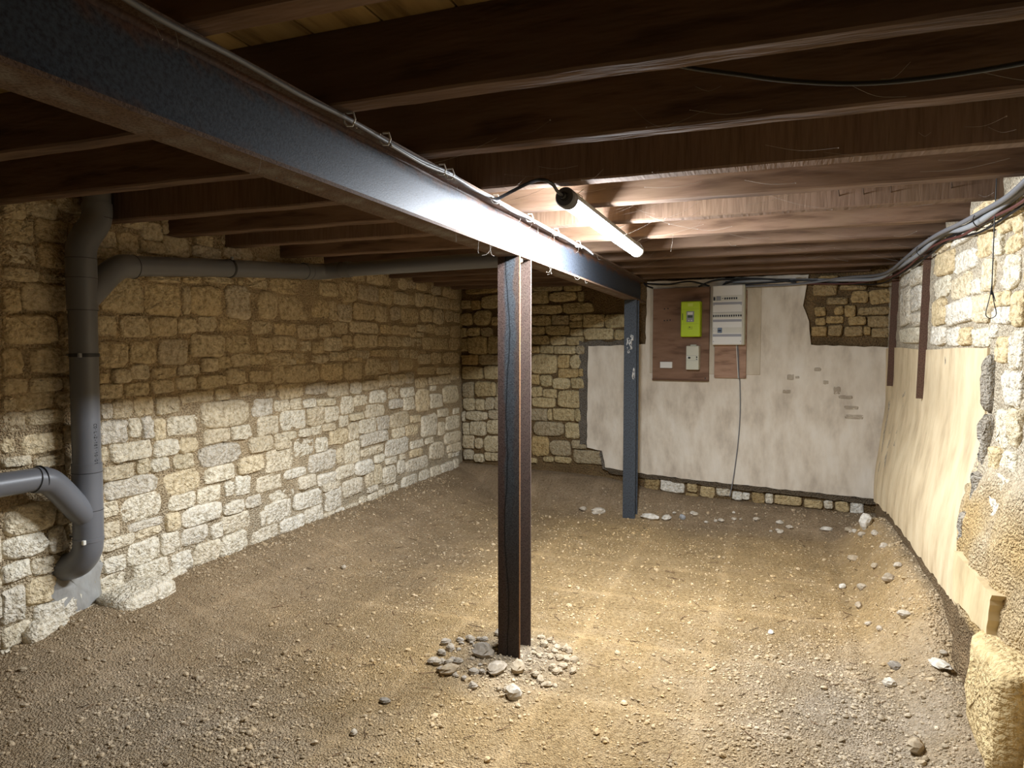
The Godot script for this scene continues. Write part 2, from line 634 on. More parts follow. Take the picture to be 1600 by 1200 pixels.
func wall_left() -> void:
	var w := structure("wall_left", "long wall of coursed cream limestone rubble with earth mortar")
	var turn := Basis(Vector3.UP, PI / 2)
	var mort := lin(212, 193, 160)
	var pale := lin(222, 212, 190)
	var c := core(-1.4, 6.75, -0.35, CEIL_Y, Transform3D(turn, Vector3(WALL_X, 0, 0)),
		func(u, y): return 0.004 + 0.010 * nz.get_noise_2d(u * 300.0, y * 300.0) + 0.006 * nz.get_noise_2d(u * 1100.0, y * 1100.0) + 0.010 * nz.get_noise_2d(u * 90.0 + 50.0, y * 90.0),
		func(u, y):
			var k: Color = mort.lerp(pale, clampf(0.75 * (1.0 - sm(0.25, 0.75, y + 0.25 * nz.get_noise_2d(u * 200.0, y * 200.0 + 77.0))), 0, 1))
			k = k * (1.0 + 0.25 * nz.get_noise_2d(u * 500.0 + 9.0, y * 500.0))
			k.a = 1.0
			return k)
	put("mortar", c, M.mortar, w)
	var pal := [lin(234, 222, 196), lin(226, 213, 184), lin(237, 227, 204), lin(222, 208, 180), lin(231, 219, 194), lin(222, 214, 198), lin(231, 214, 180), lin(238, 230, 210), lin(228, 214, 186)]
	var white := lin(240, 235, 222)
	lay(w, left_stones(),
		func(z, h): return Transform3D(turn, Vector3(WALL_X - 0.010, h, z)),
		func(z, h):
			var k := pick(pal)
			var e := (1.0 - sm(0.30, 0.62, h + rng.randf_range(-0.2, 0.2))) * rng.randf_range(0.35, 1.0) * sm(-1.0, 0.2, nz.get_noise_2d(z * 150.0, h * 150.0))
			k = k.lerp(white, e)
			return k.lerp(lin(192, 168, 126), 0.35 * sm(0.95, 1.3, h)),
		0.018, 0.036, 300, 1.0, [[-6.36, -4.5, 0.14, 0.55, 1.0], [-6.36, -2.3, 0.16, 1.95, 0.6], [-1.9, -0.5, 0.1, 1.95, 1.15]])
	# the cement round the outlet of the drain and the boulder at the foot of the wall
	var cem := stone_mesh(0.27, 0.27, 0.016, lin(168, 170, 170), 1.6)
	put("cement_patch", cem, M.plaster, w, Transform3D(turn, Vector3(WALL_X - 0.002, 0.30, -2.215)))
	for b in [[-2.49, 0.13, 0.37, 0.22, 0.17], [-2.20, 0.085, 0.17, 0.11, 0.10], [-2.74, 0.16, 0.20, 0.09, 0.05], [-2.06, 0.14, 0.2, 0.14, 0.06]]:
		put("stone", stone_mesh(b[2], b[3], b[4], lin(238, 230, 212), 1.3), M.stone, w, Transform3D(turn, Vector3(WALL_X, b[1], b[0])))

# flat coat of render with a ragged edge, cut out of the plane (u, y)
func coat(outline: Array, z0: float, z1: float, rag: float, tint: Color, step := 0.05) -> ArrayMesh:
	var pts := PackedVector2Array()
	for i in outline.size():
		var a: Vector2 = outline[i]
		var b: Vector2 = outline[(i + 1) % outline.size()]
		var n := maxi(1, int(a.distance_to(b) / step))
		for k in n:
			pts.append(a.lerp(b, float(k) / n) + Vector2(rng.randf_range(-rag, rag), rng.randf_range(-rag, rag)))
	if Geometry2D.is_polygon_clockwise(pts):
		pts.reverse()
	var m := MB.new()
	var tris := Geometry2D.triangulate_polygon(pts)
	var f := []
	for p in pts:
		f.append(m.vert(Vector3(p.x, p.y, z1), tint))
	for i in range(0, tris.size(), 3):
		var a: Vector2 = pts[tris[i]]
		var b: Vector2 = pts[tris[i + 1]]
		var d: Vector2 = pts[tris[i + 2]]
		if (b - a).cross(d - a) > 0: m.tri(f[tris[i]], f[tris[i + 1]], f[tris[i + 2]])
		else: m.tri(f[tris[i]], f[tris[i + 2]], f[tris[i + 1]])
	for i in pts.size():
		var a := pts[i]
		var b := pts[(i + 1) % pts.size()]
		m.poly([Vector3(a.x, a.y, z0), Vector3(b.x, b.y, z0), Vector3(b.x, b.y, z1), Vector3(a.x, a.y, z1)], tint * 0.9)
	return m.mesh()

func back_frame(x: float, h: float, off: float) -> Transform3D:
	var th := -atan(BACK_K)
	var b := Basis(Vector3.UP, th)
	return Transform3D(b, Vector3(x, h, back_z(x)) + b.z * off)

func wall_back() -> void:
	var w := structure("wall_back", "end wall, bare stone at its left side and grey render behind the switchboard")
	var th := -atan(BACK_K)
	var base := Transform3D(Basis(Vector3.UP, th), Vector3(0, 0, BACK_Z))
	var c := core(-3.2, 1.15, -0.35, CEIL_Y, base,
		func(u, y): return -0.016 + 0.012 * nz.get_noise_2d(u * 300.0 + 500.0, y * 300.0) + 0.006 * nz.get_noise_2d(u * 1100.0, y * 1100.0 + 300.0),
		func(u, y):
			var k: Color = lin(140, 118, 86) * (1.0 + 0.35 * nz.get_noise_2d(u * 300.0 + 30.0, y * 300.0))
			k.a = 1.0
			return k)
	put("mortar", c, M.mortar, w)
	var pal := [lin(196, 178, 138), lin(186, 170, 132), lin(204, 188, 150), lin(190, 166, 120), lin(178, 164, 136)]
	lay(w, back_stones(), func(x, h): return back_frame(x, h, -0.012), func(x, h): return pick(pal).lerp(lin(225, 216, 195), 0.5 * (1.0 - sm(-2.7, -2.4, x)) * (1.0 - sm(0.7, 1.0, h))), 0.018, 0.034)
	var low := [lin(222, 214, 196), lin(196, 176, 136), lin(232, 228, 218), lin(170, 148, 108)]
	var high := [lin(186, 160, 114), lin(172, 150, 112), lin(196, 170, 122)]
	lay(w, back_low_stones(), func(x, h): return back_frame(x, h, -0.004 if h > 0.6 else -0.016), func(x, h): return pick(low) if h < 0.6 else pick(high), 0.016, 0.03)
	# dark cement border, then the render itself, then its underside ledge
	var V := func(a): return Vector2(a[0], a[1])
	var edge := [[-1.66, 1.45], [-1.66, 0.50], [-1.46, 0.47], [-1.44, 0.28], [-1.2, 0.25], [-1.2, 1.45]].map(V)
	put("cement_border", coat(edge, -0.05, 0.013, 0.012, lin(140, 134, 124)), M.mortar, w, base)
	var rend := [[-1.575, 1.405], [-1.58, 0.47], [-1.43, 0.45], [-1.40, 0.30], [-1.0, 0.272], [-0.5, 0.258], [0.1, 0.25], [0.9, 0.24], [0.95, 1.39], [0.31, 1.41], [0.295, 1.60], [0.25, 1.72], [0.285, 1.965], [-1.02, 1.965], [-1.03, 1.42], [-1.2, 1.415]].map(V)
	put("render_coat", coat(rend, -0.05, 0.022, 0.004, lin(224, 216, 203)), M.plaster, w, base)
	var ledge := [[-1.40, 0.298], [-1.0, 0.270], [-0.5, 0.257], [0.1, 0.249], [0.9, 0.238], [0.9, 0.20], [0.3, 0.205], [-0.2, 0.21], [-0.6, 0.225], [-1.05, 0.235], [-1.36, 0.25]].map(V)
	put("render_ledge", coat(ledge, -0.05, 0.016, 0.008, lin(120, 108, 92)), M.mortar, w, base)
	for q in [[0.165, 1.155, 0.05, 0.045], [0.215, 1.155, 0.03, 0.02], [0.14, 1.04, 0.06, 0.03], [0.56, 1.01, 0.10, 0.03], [0.60, 0.93, 0.10, 0.028], [0.42, 1.12, 0.04, 0.03], [0.50, 1.06, 0.05, 0.06], [0.36, 1.22, 0.05, 0.03], [0.62, 0.86, 0.13, 0.035]]:
		put("chip", stone_mesh(q[2], q[3], 0.004, lin(186, 176, 160), 0.6), M.plaster, w, back_frame(q[0], q[1], 0.0205))

func wall_right() -> void:
	var w := structure("wall_right", "whitewashed stone wall on the right with a bulging coat of cream render")
	var turn := Basis(Vector3.UP, -PI / 2)
	var base := Transform3D(turn, Vector3(RIGHT_X, 0, 0))
	var white := lin(236, 226, 204)
	var sand := lin(226, 198, 146)
	var c := core(-6.25, 1.4, -0.35, CEIL_Y, base,
		func(u, y):
			var rag := sm(-3.5, -3.2, u) * (1.0 - sm(0.85, 1.05, y))
			return -0.002 + bulge(y, u) + 0.035 * rag * (0.6 + nz.get_noise_2d(u * 160.0 + 40.0, y * 160.0)) + 0.008 * nz.get_noise_2d(u * 300.0 + 900.0, y * 300.0) + (0.005 + 0.008 * rag) * nz.get_noise_2d(u * 1200.0, y * 1200.0 + 600.0),
		func(u, y):
			if y < 0.36: return lin(150, 130, 102) * (1.0 + 0.3 * nz.get_noise_2d(u * 400.0, y * 400.0))
			var t := clampf(sm(-3.6, -3.2, u) * (1.0 - sm(0.75, 1.0, y)) * (0.8 + 0.8 * nz.get_noise_2d(u * 200.0, y * 200.0 + 11.0)), 0, 1)
			var k: Color = white.lerp(sand, t)
			k = k * (1.0 + 0.15 * nz.get_noise_2d(u * 500.0 + 9.0, y * 500.0))
			k.a = 1.0
			return k)
	put("mortar", c, M.mortar, w)
	var pal := [lin(240, 232, 214), lin(244, 238, 224), lin(236, 222, 192), lin(242, 234, 212), lin(232, 212, 172)]
	lay(w, right_stones(), func(z, h): return Transform3D(turn, Vector3(RIGHT_X + 0.008 - bulge(h, z), h, z)), func(z, h): return pick(pal), 0.014, 0.030, 300, 1.1, [[-2.9, -0.5, 0.98, 1.95, 1.3]])
	# big foot stones near the camera
	for b in [[-2.52, 0.27, 0.44, 0.36, 0.10, 0], [-2.02, 0.3, 0.5, 0.34, 0.06, 0]]:
		put("stone", stone_mesh(b[2], b[3], b[4], lin(228, 204, 156) if b[5] == 0 else lin(240, 232, 214), 1.2), M.stone, w, Transform3D(turn, Vector3(RIGHT_X - bulge(b[1], b[0]), b[1], b[0])))
	# the render: a curved sheet between four edges, (z, h)
	var top := func(t): return Vector2(lerpf(-5.84, -3.29, t), 1.383 + 0.006 * sin(t * 9.0))
	var lft := func(t): return Vector2(-5.84, lerpf(1.385, 0.25, t))
	var rp := [Vector2(-3.29, 1.381), Vector2(-3.30, 1.13), Vector2(-3.25, 0.93), Vector2(-3.26, 0.79), Vector2(-3.31, 0.69), Vector2(-3.28, 0.55), Vector2(-3.24, 0.33)]
	var bp := [Vector2(-5.84, 0.25), Vector2(-5.3, 0.30), Vector2(-4.9, 0.325), Vector2(-4.24, 0.325), Vector2(-3.6, 0.33), Vector2(-3.24, 0.33)]
	put("render_coat", sheet(top, lft, func(t): return along(rp, t), func(t): return along(bp, t), 0.0, 0.045, lin(224, 207, 174)), M.plaster, w)
	var t2 := func(t): return Vector2(lerpf(-3.17, -2.68, t), lerpf(0.575, 0.56, t))
	put("render_coat", sheet(t2, func(t): return Vector2(lerpf(-3.17, -3.12, t), lerpf(0.575, 0.40, t)), func(t): return Vector2(-2.68, lerpf(0.56, 0.42, t)), func(t): return Vector2(lerpf(-3.12, -2.68, t), lerpf(0.40, 0.42, t)), 0.042, 0.07, lin(214, 196, 158), 10, 8), M.plaster, w)
	# grey cement at the end of the render
	for b in [[-3.25, 1.24, 0.07, 0.24], [-3.215, 1.0, 0.08, 0.26], [-3.18, 0.82, 0.08, 0.16], [-3.24, 0.62, 0.06, 0.2]]:
		put("cement_border", stone_mesh(b[2], b[3], 0.02, lin(188, 182, 170), 2.0), M.mortar, w, Transform3D(turn, Vector3(RIGHT_X - bulge(b[1], b[0]), b[1], b[0])))

func along(p: Array, t: float) -> Vector2:
	var f := clampf(t, 0, 1) * (p.size() - 1)
	var i := mini(int(f), p.size() - 2)
	return p[i].lerp(p[i + 1], f - i)

func sheet(top: Callable, lft: Callable, rgt: Callable, bot: Callable, lift: float, thick: float, tint: Color, nu := 60, nv := 30) -> ArrayMesh:
	var m := MB.new()
	var front := []
	var back := []
	for j in nv + 1:
		var v := float(j) / nv
		var rf := []
		var rb := []
		for i in nu + 1:
			var u := float(i) / nu
			var p: Vector2 = top.call(u) * (1 - v) + bot.call(u) * v + lft.call(v) * (1 - u) + rgt.call(v) * u
			p -= top.call(0.0) * (1 - u) * (1 - v) + top.call(1.0) * u * (1 - v) + bot.call(0.0) * (1 - u) * v + bot.call(1.0) * u * v
			if i == nu or j == nv:
				p += Vector2(rng.randf_range(-1, 1), rng.randf_range(-1, 1)) * 0.008
			var x := RIGHT_X - 0.006 - lift - bulge(p.y, p.x) + 0.012 * nz.get_noise_2d(p.x * 90.0, p.y * 90.0 + 800.0)
			# long trowel folds near the corner
			x += 0.010 * sin(p.x * 26.0 + p.y * 2.5) * (1.0 - sm(-5.7, -4.9, p.x)) * sm(1.25, 0.8, p.y)
			var k := tint * (1.0 + 0.05 * nz.get_noise_2d(p.x * 60.0, p.y * 400.0))
			k.a = 1.0
			rf.append(m.vert(Vector3(x, p.y, p.x), k))
			rb.append(m.vert(Vector3(x + thick, p.y, p.x), k))
		front.append(rf)
		back.append(rb)
	for j in nv:
		for i in nu:
			m.quad(front[j][i], front[j + 1][i], front[j + 1][i + 1], front[j][i + 1])
	for j in nv:
		m.poly([m.v[front[j][nu]], m.v[front[j + 1][nu]], m.v[back[j + 1][nu]], m.v[back[j][nu]]], tint)
		m.poly([m.v[back[j][0]], m.v[back[j + 1][0]], m.v[front[j + 1][0]], m.v[front[j][0]]], tint)
	for i in nu:
		m.poly([m.v[front[nv][i]], m.v[back[nv][i]], m.v[back[nv][i + 1]], m.v[front[nv][i + 1]]], tint)
		m.poly([m.v[back[0][i]], m.v[front[0][i]], m.v[front[0][i + 1]], m.v[back[0][i + 1]]], tint)
	return m.mesh()

func wall_front() -> void:
	var w := structure("wall_front", "rubble wall behind the camera")
	var c := core(-1.2, 3.3, -0.35, CEIL_Y, Transform3D(Basis(Vector3.UP, PI), Vector3(0, 0, 1.3)),
		func(u, y): return 0.012 * nz.get_noise_2d(u * 300.0, y * 300.0 + 50.0),
		func(u, y): return lin(186, 166, 128))
	put("mortar", c, M.mortar, w)

func ceiling() -> void:
	var w := structure("ceiling", "yellow pine floorboards seen from below between the joists")
	var x := -3.15
	while x < 1.05:
		var m := MB.new()
		var t := 1.0 + rng.randf_range(-0.12, 0.08)
		bx(m, Vector3(x + 0.0955, CEIL_Y + 0.011, -2.75), Vector3(0.186, 0.022, 8.3), 0.003, Color(0.62 * t, 0.45 * t, 0.20 * t))
		put("plank", m.mesh(), M.pine, w)
		x += 0.191
	put("subfloor", box_mesh(Vector3(-1.05, CEIL_Y + 0.08, -2.75), Vector3(4.6, 0.1, 8.6), 0.01), M.mortar, w)

# ---------------------------------------------------------------- steel
func rust_shade(along_: float, edge: float, steel: Color, rusty: Color, amount := 1.0) -> Color:
	# edge: 0 at the middle of the plate, 1 at its border
	var n := nz.get_noise_2d(along_ * 700.0, edge * 90.0) * 0.5 + nz.get_noise_2d(along_ * 2600.0 + 50.0, edge * 400.0) * 0.5
	var t := clampf(amount * sm(0.55, 0.95, edge + n * 0.55), 0, 1)
	var k := steel.lerp(rusty, t)
	k.a = 1.0
	return k

# a plate as a grid: origin, two edge vectors; colour from fractions
func plate(m: MB, o: Vector3, a: Vector3, b: Vector3, na: int, nb: int, shade: Callable) -> void:
	var f := m.v.size()
	for j in nb + 1:
		for i in na + 1:
			m.vert(o + a * (float(i) / na) + b * (float(j) / nb), shade.call(float(i) / na, float(j) / nb))
	for j in nb:
		for i in na:
			var p := f + j * (na + 1) + i
			m.quad(p, p + 1, p + na + 2, p + na + 1)

func slab(m: MB, lo: Vector3, hi: Vector3, axis: int, cells: int, shade: Callable, cross := 10) -> void:
	# six plates, long ones cut finely along axis so that rust can vary
	for ax in 3:
		var u := (ax + 1) % 3
		var w := (ax + 2) % 3
		for s in 2:
			var o := lo
			o[ax] = hi[ax] if s else lo[ax]
			var a := Vector3.ZERO
			var b := Vector3.ZERO
			a[u] = hi[u] - lo[u]
			b[w] = hi[w] - lo[w]
			var na := cells if u == axis else (cross if hi[u] - lo[u] > 0.03 else 1)
			var nb := cells if w == axis else (cross if hi[w] - lo[w] > 0.03 else 1)
			if s: plate(m, o, a, b, na, nb, func(i, j): return shade.call(o + a * i + b * j))
			else: plate(m, o, b, a, nb, na, func(i, j): return shade.call(o + b * i + a * j))

func steel_beam() -> void:
	var t := thing("steel_beam", "long rust-edged steel I-beam carrying the joists above the two posts", "beam", Vector3(-1.05, 1.775, -2.4))
	var z0 := -3.58
	var z1 := 3.6
	var H := 0.188
	var blue := Color(0.060, 0.073, 0.092)
	var rust := Color(0.12, 0.062, 0.036)
	var web := MB.new()
	slab(web, Vector3(-0.0035, 0.009, z0), Vector3(0.0035, H - 0.009, z1), 2, 360, func(p): return rust_shade(p.z, absf(p.y / H - 0.47) * 2.0, blue, rust), 14)
	put("web", web.mesh(), M.steel, t)
	for s in 2:
		var f := MB.new()
		var y := 0.0 if s == 0 else H - 0.0095
		slab(f, Vector3(-0.05, y, z0), Vector3(0.05, y + 0.0095, z1), 2, 300, func(p):
			return rust_shade(p.z + 10.0, 0.75 + 0.25 * absf(p.x) / 0.05, Color(0.30, 0.285, 0.255), Color(0.17, 0.10, 0.06), 0.9), 4)
		put("flange", f.mesh(), M.rust, t)
		for side in [-1.0, 1.0]:      # root fillets
			var g := MB.new()
			var rows := []
			for i in 5:
				var a := PI * 0.5 * i / 4
				var yy := 0.0095 + 0.011 * (1 - sin(a))
				if s: yy = H - yy
				var xx := 0.0035 + 0.011 * (1 - cos(a))
				var row := []
				for k in 101:
					row.append(g.vert(Vector3(side * xx, yy, lerpf(z0, z1, k / 100.0)), rust_shade(lerpf(z0, z1, k / 100.0), 0.95, blue, rust)))
				rows.append(row)
			for i in 4:
				for k in 100:
					if side * (1 - 2 * s) > 0: g.quad(rows[i][k], rows[i + 1][k], rows[i + 1][k + 1], rows[i][k + 1])
					else: g.quad(rows[i][k], rows[i][k + 1], rows[i + 1][k + 1], rows[i + 1][k])
			put("fillet", g.mesh(), M.steel, t)

func steel_posts() -> void:
	var rusty := Color(0.13, 0.072, 0.045)
	var blue := Color(0.095, 0.11, 0.13)
	var t := thing("steel_post", "rusty H-section steel post nearest the camera, its foot set in rubble", "post", Vector3(-1.05, 0, -2.86))
	var L := 1.775
	for s in 2:
		var f := MB.new()
		var z := 0.068 if s == 0 else -0.078
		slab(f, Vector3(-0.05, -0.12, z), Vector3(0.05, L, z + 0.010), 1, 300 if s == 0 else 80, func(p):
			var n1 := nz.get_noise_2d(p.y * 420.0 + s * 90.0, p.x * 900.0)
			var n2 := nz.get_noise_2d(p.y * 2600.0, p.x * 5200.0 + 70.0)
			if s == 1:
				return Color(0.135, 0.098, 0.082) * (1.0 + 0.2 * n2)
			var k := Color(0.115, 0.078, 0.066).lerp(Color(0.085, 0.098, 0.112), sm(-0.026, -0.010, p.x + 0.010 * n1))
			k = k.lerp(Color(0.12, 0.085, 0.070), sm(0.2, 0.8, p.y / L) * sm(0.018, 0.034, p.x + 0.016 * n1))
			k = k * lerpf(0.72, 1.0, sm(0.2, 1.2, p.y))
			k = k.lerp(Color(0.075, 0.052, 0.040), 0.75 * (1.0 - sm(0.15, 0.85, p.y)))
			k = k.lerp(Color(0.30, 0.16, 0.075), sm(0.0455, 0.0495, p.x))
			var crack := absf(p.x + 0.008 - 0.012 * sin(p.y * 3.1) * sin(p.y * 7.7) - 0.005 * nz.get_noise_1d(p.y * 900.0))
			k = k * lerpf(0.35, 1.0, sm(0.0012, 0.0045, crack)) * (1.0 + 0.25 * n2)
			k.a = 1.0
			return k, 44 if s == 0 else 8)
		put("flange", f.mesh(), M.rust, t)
	var wb := MB.new()
	slab(wb, Vector3(-0.004, -0.12, -0.07), Vector3(0.004, L, 0.07), 1, 60, func(p): return rust_shade(p.y, 0.7, Color(0.1, 0.08, 0.07), rusty), 4)
	put("web", wb.mesh(), M.rust, t)
	put("cap_bolt", box_mesh(Vector3(0.03, L - 0.012, 0.02), Vector3(0.022, 0.02, 0.022), 0.004, Color(0.16, 0.11, 0.08)), M.rust, t)
	var t2 := thing("steel_post", "slim blue-grey steel post by the end wall, flecked with white plaster", "post", Vector3(-1.05, 0, -5.61))
	for s in 2:
		var f := MB.new()
		var z := 0.05 if s == 0 else -0.06
		slab(f, Vector3(-0.05, -0.12, z), Vector3(0.05, L, z + 0.009), 1, 60, func(p): return rust_shade(p.y, 0.35 * absf(p.x) / 0.05, Color(0.085, 0.10, 0.12), rusty), 6)
		put("flange", f.mesh(), M.steel, t2)
	put("web", box_mesh(Vector3(0, L * 0.5 - 0.06, -0.005), Vector3(0.008, L + 0.12, 0.11), 0.001, Color(0.06, 0.07, 0.085)), M.steel, t2)
	for q in [[-0.01, 1.42, 0.05, 0.10], [0.015, 1.47, 0.03, 0.05], [0.03, 1.18, 0.022, 0.11], [-0.012, 1.36, 0.02, 0.03]]:
		put("plaster_splash", stone_mesh(q[2], q[3], 0.002, lin(206, 206, 204), 2.5), M.plaster, t2, Transform3D(Basis.IDENTITY, Vector3(q[0], q[1], 0.0575)))

# ---------------------------------------------------------------- timber
const JZ := [-0.985, -1.435, -1.88, -2.36, -2.77, -3.18, -3.66, -4.12, -4.56, -5.0, -5.42, -5.82, -6.18]
func joists() -> void:
	var nth := ["nearest the camera", "second from the camera", "third from the camera", "fourth from the camera", "fifth from the camera", "sixth from the camera", "seventh from the camera", "eighth from the camera", "ninth from the camera", "tenth from the camera", "eleventh from the camera", "twelfth, against the end wall", "last, in the far left corner"]
	for i in JZ.size():
		var z: float = JZ[i]
		var x0 := -3.05
		var x1 := 0.93
		if i == 11: x1 = 0.7
		if i == 12: x1 = -1.3
		var th := 0.068 if i < 3 else 0.075
		var m := MB.new()
		var n := 60
		var H := CEIL_Y - JOIST_Y - 0.001
		var b := 0.006
		var prof := [Vector2(0, H), Vector2(0, b), Vector2(b, 0), Vector2(th - b, 0), Vector2(th, b), Vector2(th, H)]   # (back from the face, up)
		var tint := Color(0.178, 0.117, 0.080) * rng.randf_range(0.85, 1.12)
		var rows := []
		for k in n + 1:
			var x := lerpf(x0, x1, float(k) / n)
			var row := []
			for q in prof.size():
				var p: Vector2 = prof[q]
				var jy := 0.0035 * nz.get_noise_2d(x * 300.0 + i * 70.0, q * 40.0) if p.y < 0.1 else 0.0
				var jz := 0.003 * nz.get_noise_2d(x * 260.0 + i * 90.0 + 33.0, q * 40.0)
				var kk := tint * (1.0 + 0.22 * nz.get_noise_2d(x * 130.0 + i * 50.0, q * 60.0))
				kk.a = 1.0
				row.append([Vector3(x, JOIST_Y + p.y + jy, z - p.x + jz), kk])
			rows.append(row)
		for q in prof.size() - 1:
			var f := m.v.size()
			for k in n + 1:
				m.vert(rows[k][q][0], rows[k][q][1])
				m.vert(rows[k][q + 1][0], rows[k][q + 1][1])
			for k in n:
				m.quad(f + k * 2, f + k * 2 + 1, f + k * 2 + 3, f + k * 2 + 2)
		var e0 := []
		var e1 := []
		for q in prof.size():
			e0.append(rows[0][q][0])
			e1.append(rows[n][q][0])
		e0.reverse()
		m.poly(e0, tint)
		m.poly(e1, tint)
		var mat_: Material = M.wood_saw if i in [3, 5] else M.wood
		var o := put("ceiling_joist", m.mesh(), mat_)
		tag(o, "rough dark timber joist over the steel beam, " + nth[i], "joist", "timber joists under the floorboards", "thing")
		if i == 5:
			for x in [0.26, 0.35, 0.45, 0.66]:
				put("nail", tube_mesh([Vector3(x, 2.012, z - 0.002), Vector3(x - 0.004, 2.016, z + 0.022), Vector3(x - 0.008, 2.034, z + 0.034)], 0.0024, 6, Color(0.10, 0.07, 0.05)), M.rust, o)

# ---------------------------------------------------------------- drain
func pipe_part(parent: Node, called: String, pts: Array, r: float, steps := 8, m_: Material = null) -> MeshInstance3D:
	return put(called, tube_mesh(smooth_path(pts, steps), r, 28), m_ if m_ else M.pvc, parent)

func ring(parent: Node, called: String, at: Vector3, axis: Vector3, r: float, w: float, m_: Material) -> MeshInstance3D:
	var m := MB.new()
	lathe(m, at - axis.normalized() * w * 0.5, axis, [[0, r - 0.006], [0, r - 0.001], [0.001, r], [w - 0.001, r], [w, r - 0.001], [w, r - 0.006]], 28)
	return put(called, m.mesh(), m_, parent)

func drain_pipe() -> void:
	var t := thing("drain_pipe", "grey plastic soil stack with branches running along the stone wall", "pipe", Vector3(-2.83, 0.4, -2.2))
	var P := func(x, y, z): return Vector3(x, y - 0.4, z + 2.2)    # wall offsets from the stack's axis
	var R := 0.0565
	pipe_part(t, "riser", [P.call(0, 2.139, -2.285), P.call(0, 1.97, -2.285)], R)
	pipe_part(t, "offset_bend", [P.call(0, 2.03, -2.285), P.call(0, 1.985, -2.285), P.call(0, 1.94, -2.272), P.call(0, 1.87, -2.225), P.call(0, 1.82, -2.203), P.call(0, 1.75, -2.2)], R + 0.004)
	var wy := pipe_part(t, "branch_fitting", [P.call(0, 1.77, -2.2), P.call(0, 1.55, -2.2)], R + 0.0045)
	pipe_part(wy, "socket", [P.call(0, 1.585, -2.2), P.call(0, 1.66, -2.275), P.call(0, 1.725, -2.34), P.call(0, 1.762, -2.40), P.call(0, 1.768, -2.46)], R - 0.001)
	pipe_part(t, "stack_pipe", [P.call(0, 1.56, -2.2), P.call(0, 0.80, -2.197)], R)
	var w2 := pipe_part(t, "branch_fitting", [P.call(0, 0.875, -2.197), P.call(0, 0.60, -2.195)], R + 0.004)
	pipe_part(w2, "socket", [P.call(0, 0.63, -2.19), P.call(0.012, 0.70, -2.125), P.call(0.022, 0.775, -2.06), P.call(0.03, 0.83, -2.0), P.call(0.03, 0.847, -1.94)], R - 0.003)
	pipe_part(t, "stack_pipe", [P.call(0, 0.62, -2.195), P.call(0, 0.53, -2.193)], R)
	pipe_part(t, "outlet_bend", [P.call(0, 0.60, -2.194), P.call(0, 0.53, -2.193), P.call(-0.010, 0.475, -2.190), P.call(-0.045, 0.428, -2.18), P.call(-0.10, 0.405, -2.17), P.call(-0.17, 0.395, -2.16)], R + 0.004)
	pipe_part(t, "waste_pipe", [P.call(0.03, 0.847, -1.99), P.call(0.03, 0.862, -1.0), P.call(0.03, 0.87, 0.0)], 0.0475, 4)
	pipe_part(t, "waste_pipe", [P.call(0, 1.768, -2.42), P.call(0, 1.83, -3.1), P.call(0, 1.888, -3.84)], 0.049, 4)
	pipe_part(t, "elbow", [P.call(0, 1.885, -3.80), P.call(0.002, 1.892, -3.87), P.call(0.03, 1.898, -3.925), P.call(0.09, 1.903, -3.945), P.call(0.15, 1.906, -3.947)], 0.053)
	pipe_part(t, "waste_pipe", [P.call(0.10, 1.904, -3.945), P.call(0.9, 1.917, -3.94), P.call(1.62, 1.926, -3.935)], 0.0475, 4)
	for q in [[P.call(0, 1.965, -2.285), Vector3.UP], [P.call(0, 1.775, -2.2), Vector3.UP], [P.call(0, 1.69, -2.2), Vector3.UP], [P.call(0, 1.55, -2.2), Vector3.UP], [P.call(0, 0.835, -2.197), Vector3.UP], [P.call(0, 0.665, -2.196), Vector3.UP]]:
		ring(t, "joint_seam", q[0], q[1], R + 0.0052, 0.003, M.pvc_dark)
	ring(t, "joint_seam", P.call(0.03, 0.847, -1.965), Vector3(0, 0, 1), 0.056, 0.004, M.rubber)
	ring(t, "joint_seam", P.call(0, 1.768, -2.462), Vector3(0, 0.08, -1), 0.057, 0.004, M.pvc_dark)
	ring(t, "coupling", P.call(0, 1.884, -3.77), Vector3(0, 0.08, -1), 0.0545, 0.05, M.pvc)
	ring(t, "coupling", P.call(0.20, 1.906, -3.946), Vector3(1, 0, 0), 0.0525, 0.05, M.pvc)
	var clips := [[P.call(0, 1.353, -2.2), Vector3.UP, R + 0.003, M.pvc_dark], [P.call(0, 0.535, -2.193), Vector3.UP, R + 0.006, M.pvc], [P.call(0, 1.829, -3.09), Vector3(0, 0.08, -1), 0.052, M.pvc_dark]]
	for c in clips:
		var g := ring(t, "pipe_clip", c[0], c[1], c[2], 0.016, c[3])
		var side: Vector3 = Vector3(0.6, 0, 0.78) if c[1] == Vector3.UP else Vector3(0.3, 0.9, 0)
		put("clip_lug", box_mesh(c[0] + side.normalized() * (c[2] + 0.005), Vector3(0.014, 0.02, 0.014), 0.002), M.tie if c[3] == M.pvc else M.grey, g)
		put("clip_stem", tube_mesh([c[0] - Vector3(c[2], 0, 0), c[0] - Vector3(0.13, 0, 0)], 0.005, 8), M.grey, g)
	var tm := TextMesh.new()
	tm.text = "CO·L-2-181·10·01"
	tm.font_size = 18
	tm.pixel_size = 0.00105
	tm.depth = 0.0008
	var sf := SystemFont.new()
	sf.font_names = PackedStringArray(["Droid Sans Mono"])
	tm.font = sf
	var o := put("printed_text", tm, M.ink, t, Transform3D(Basis(Vector3(0, -1, 0), Vector3(0, 0, -1), Vector3(1, 0, 0)), P.call(R + 0.0004, 0.962, -2.198)))
	tag(o, "black lettering printed down the pipe")

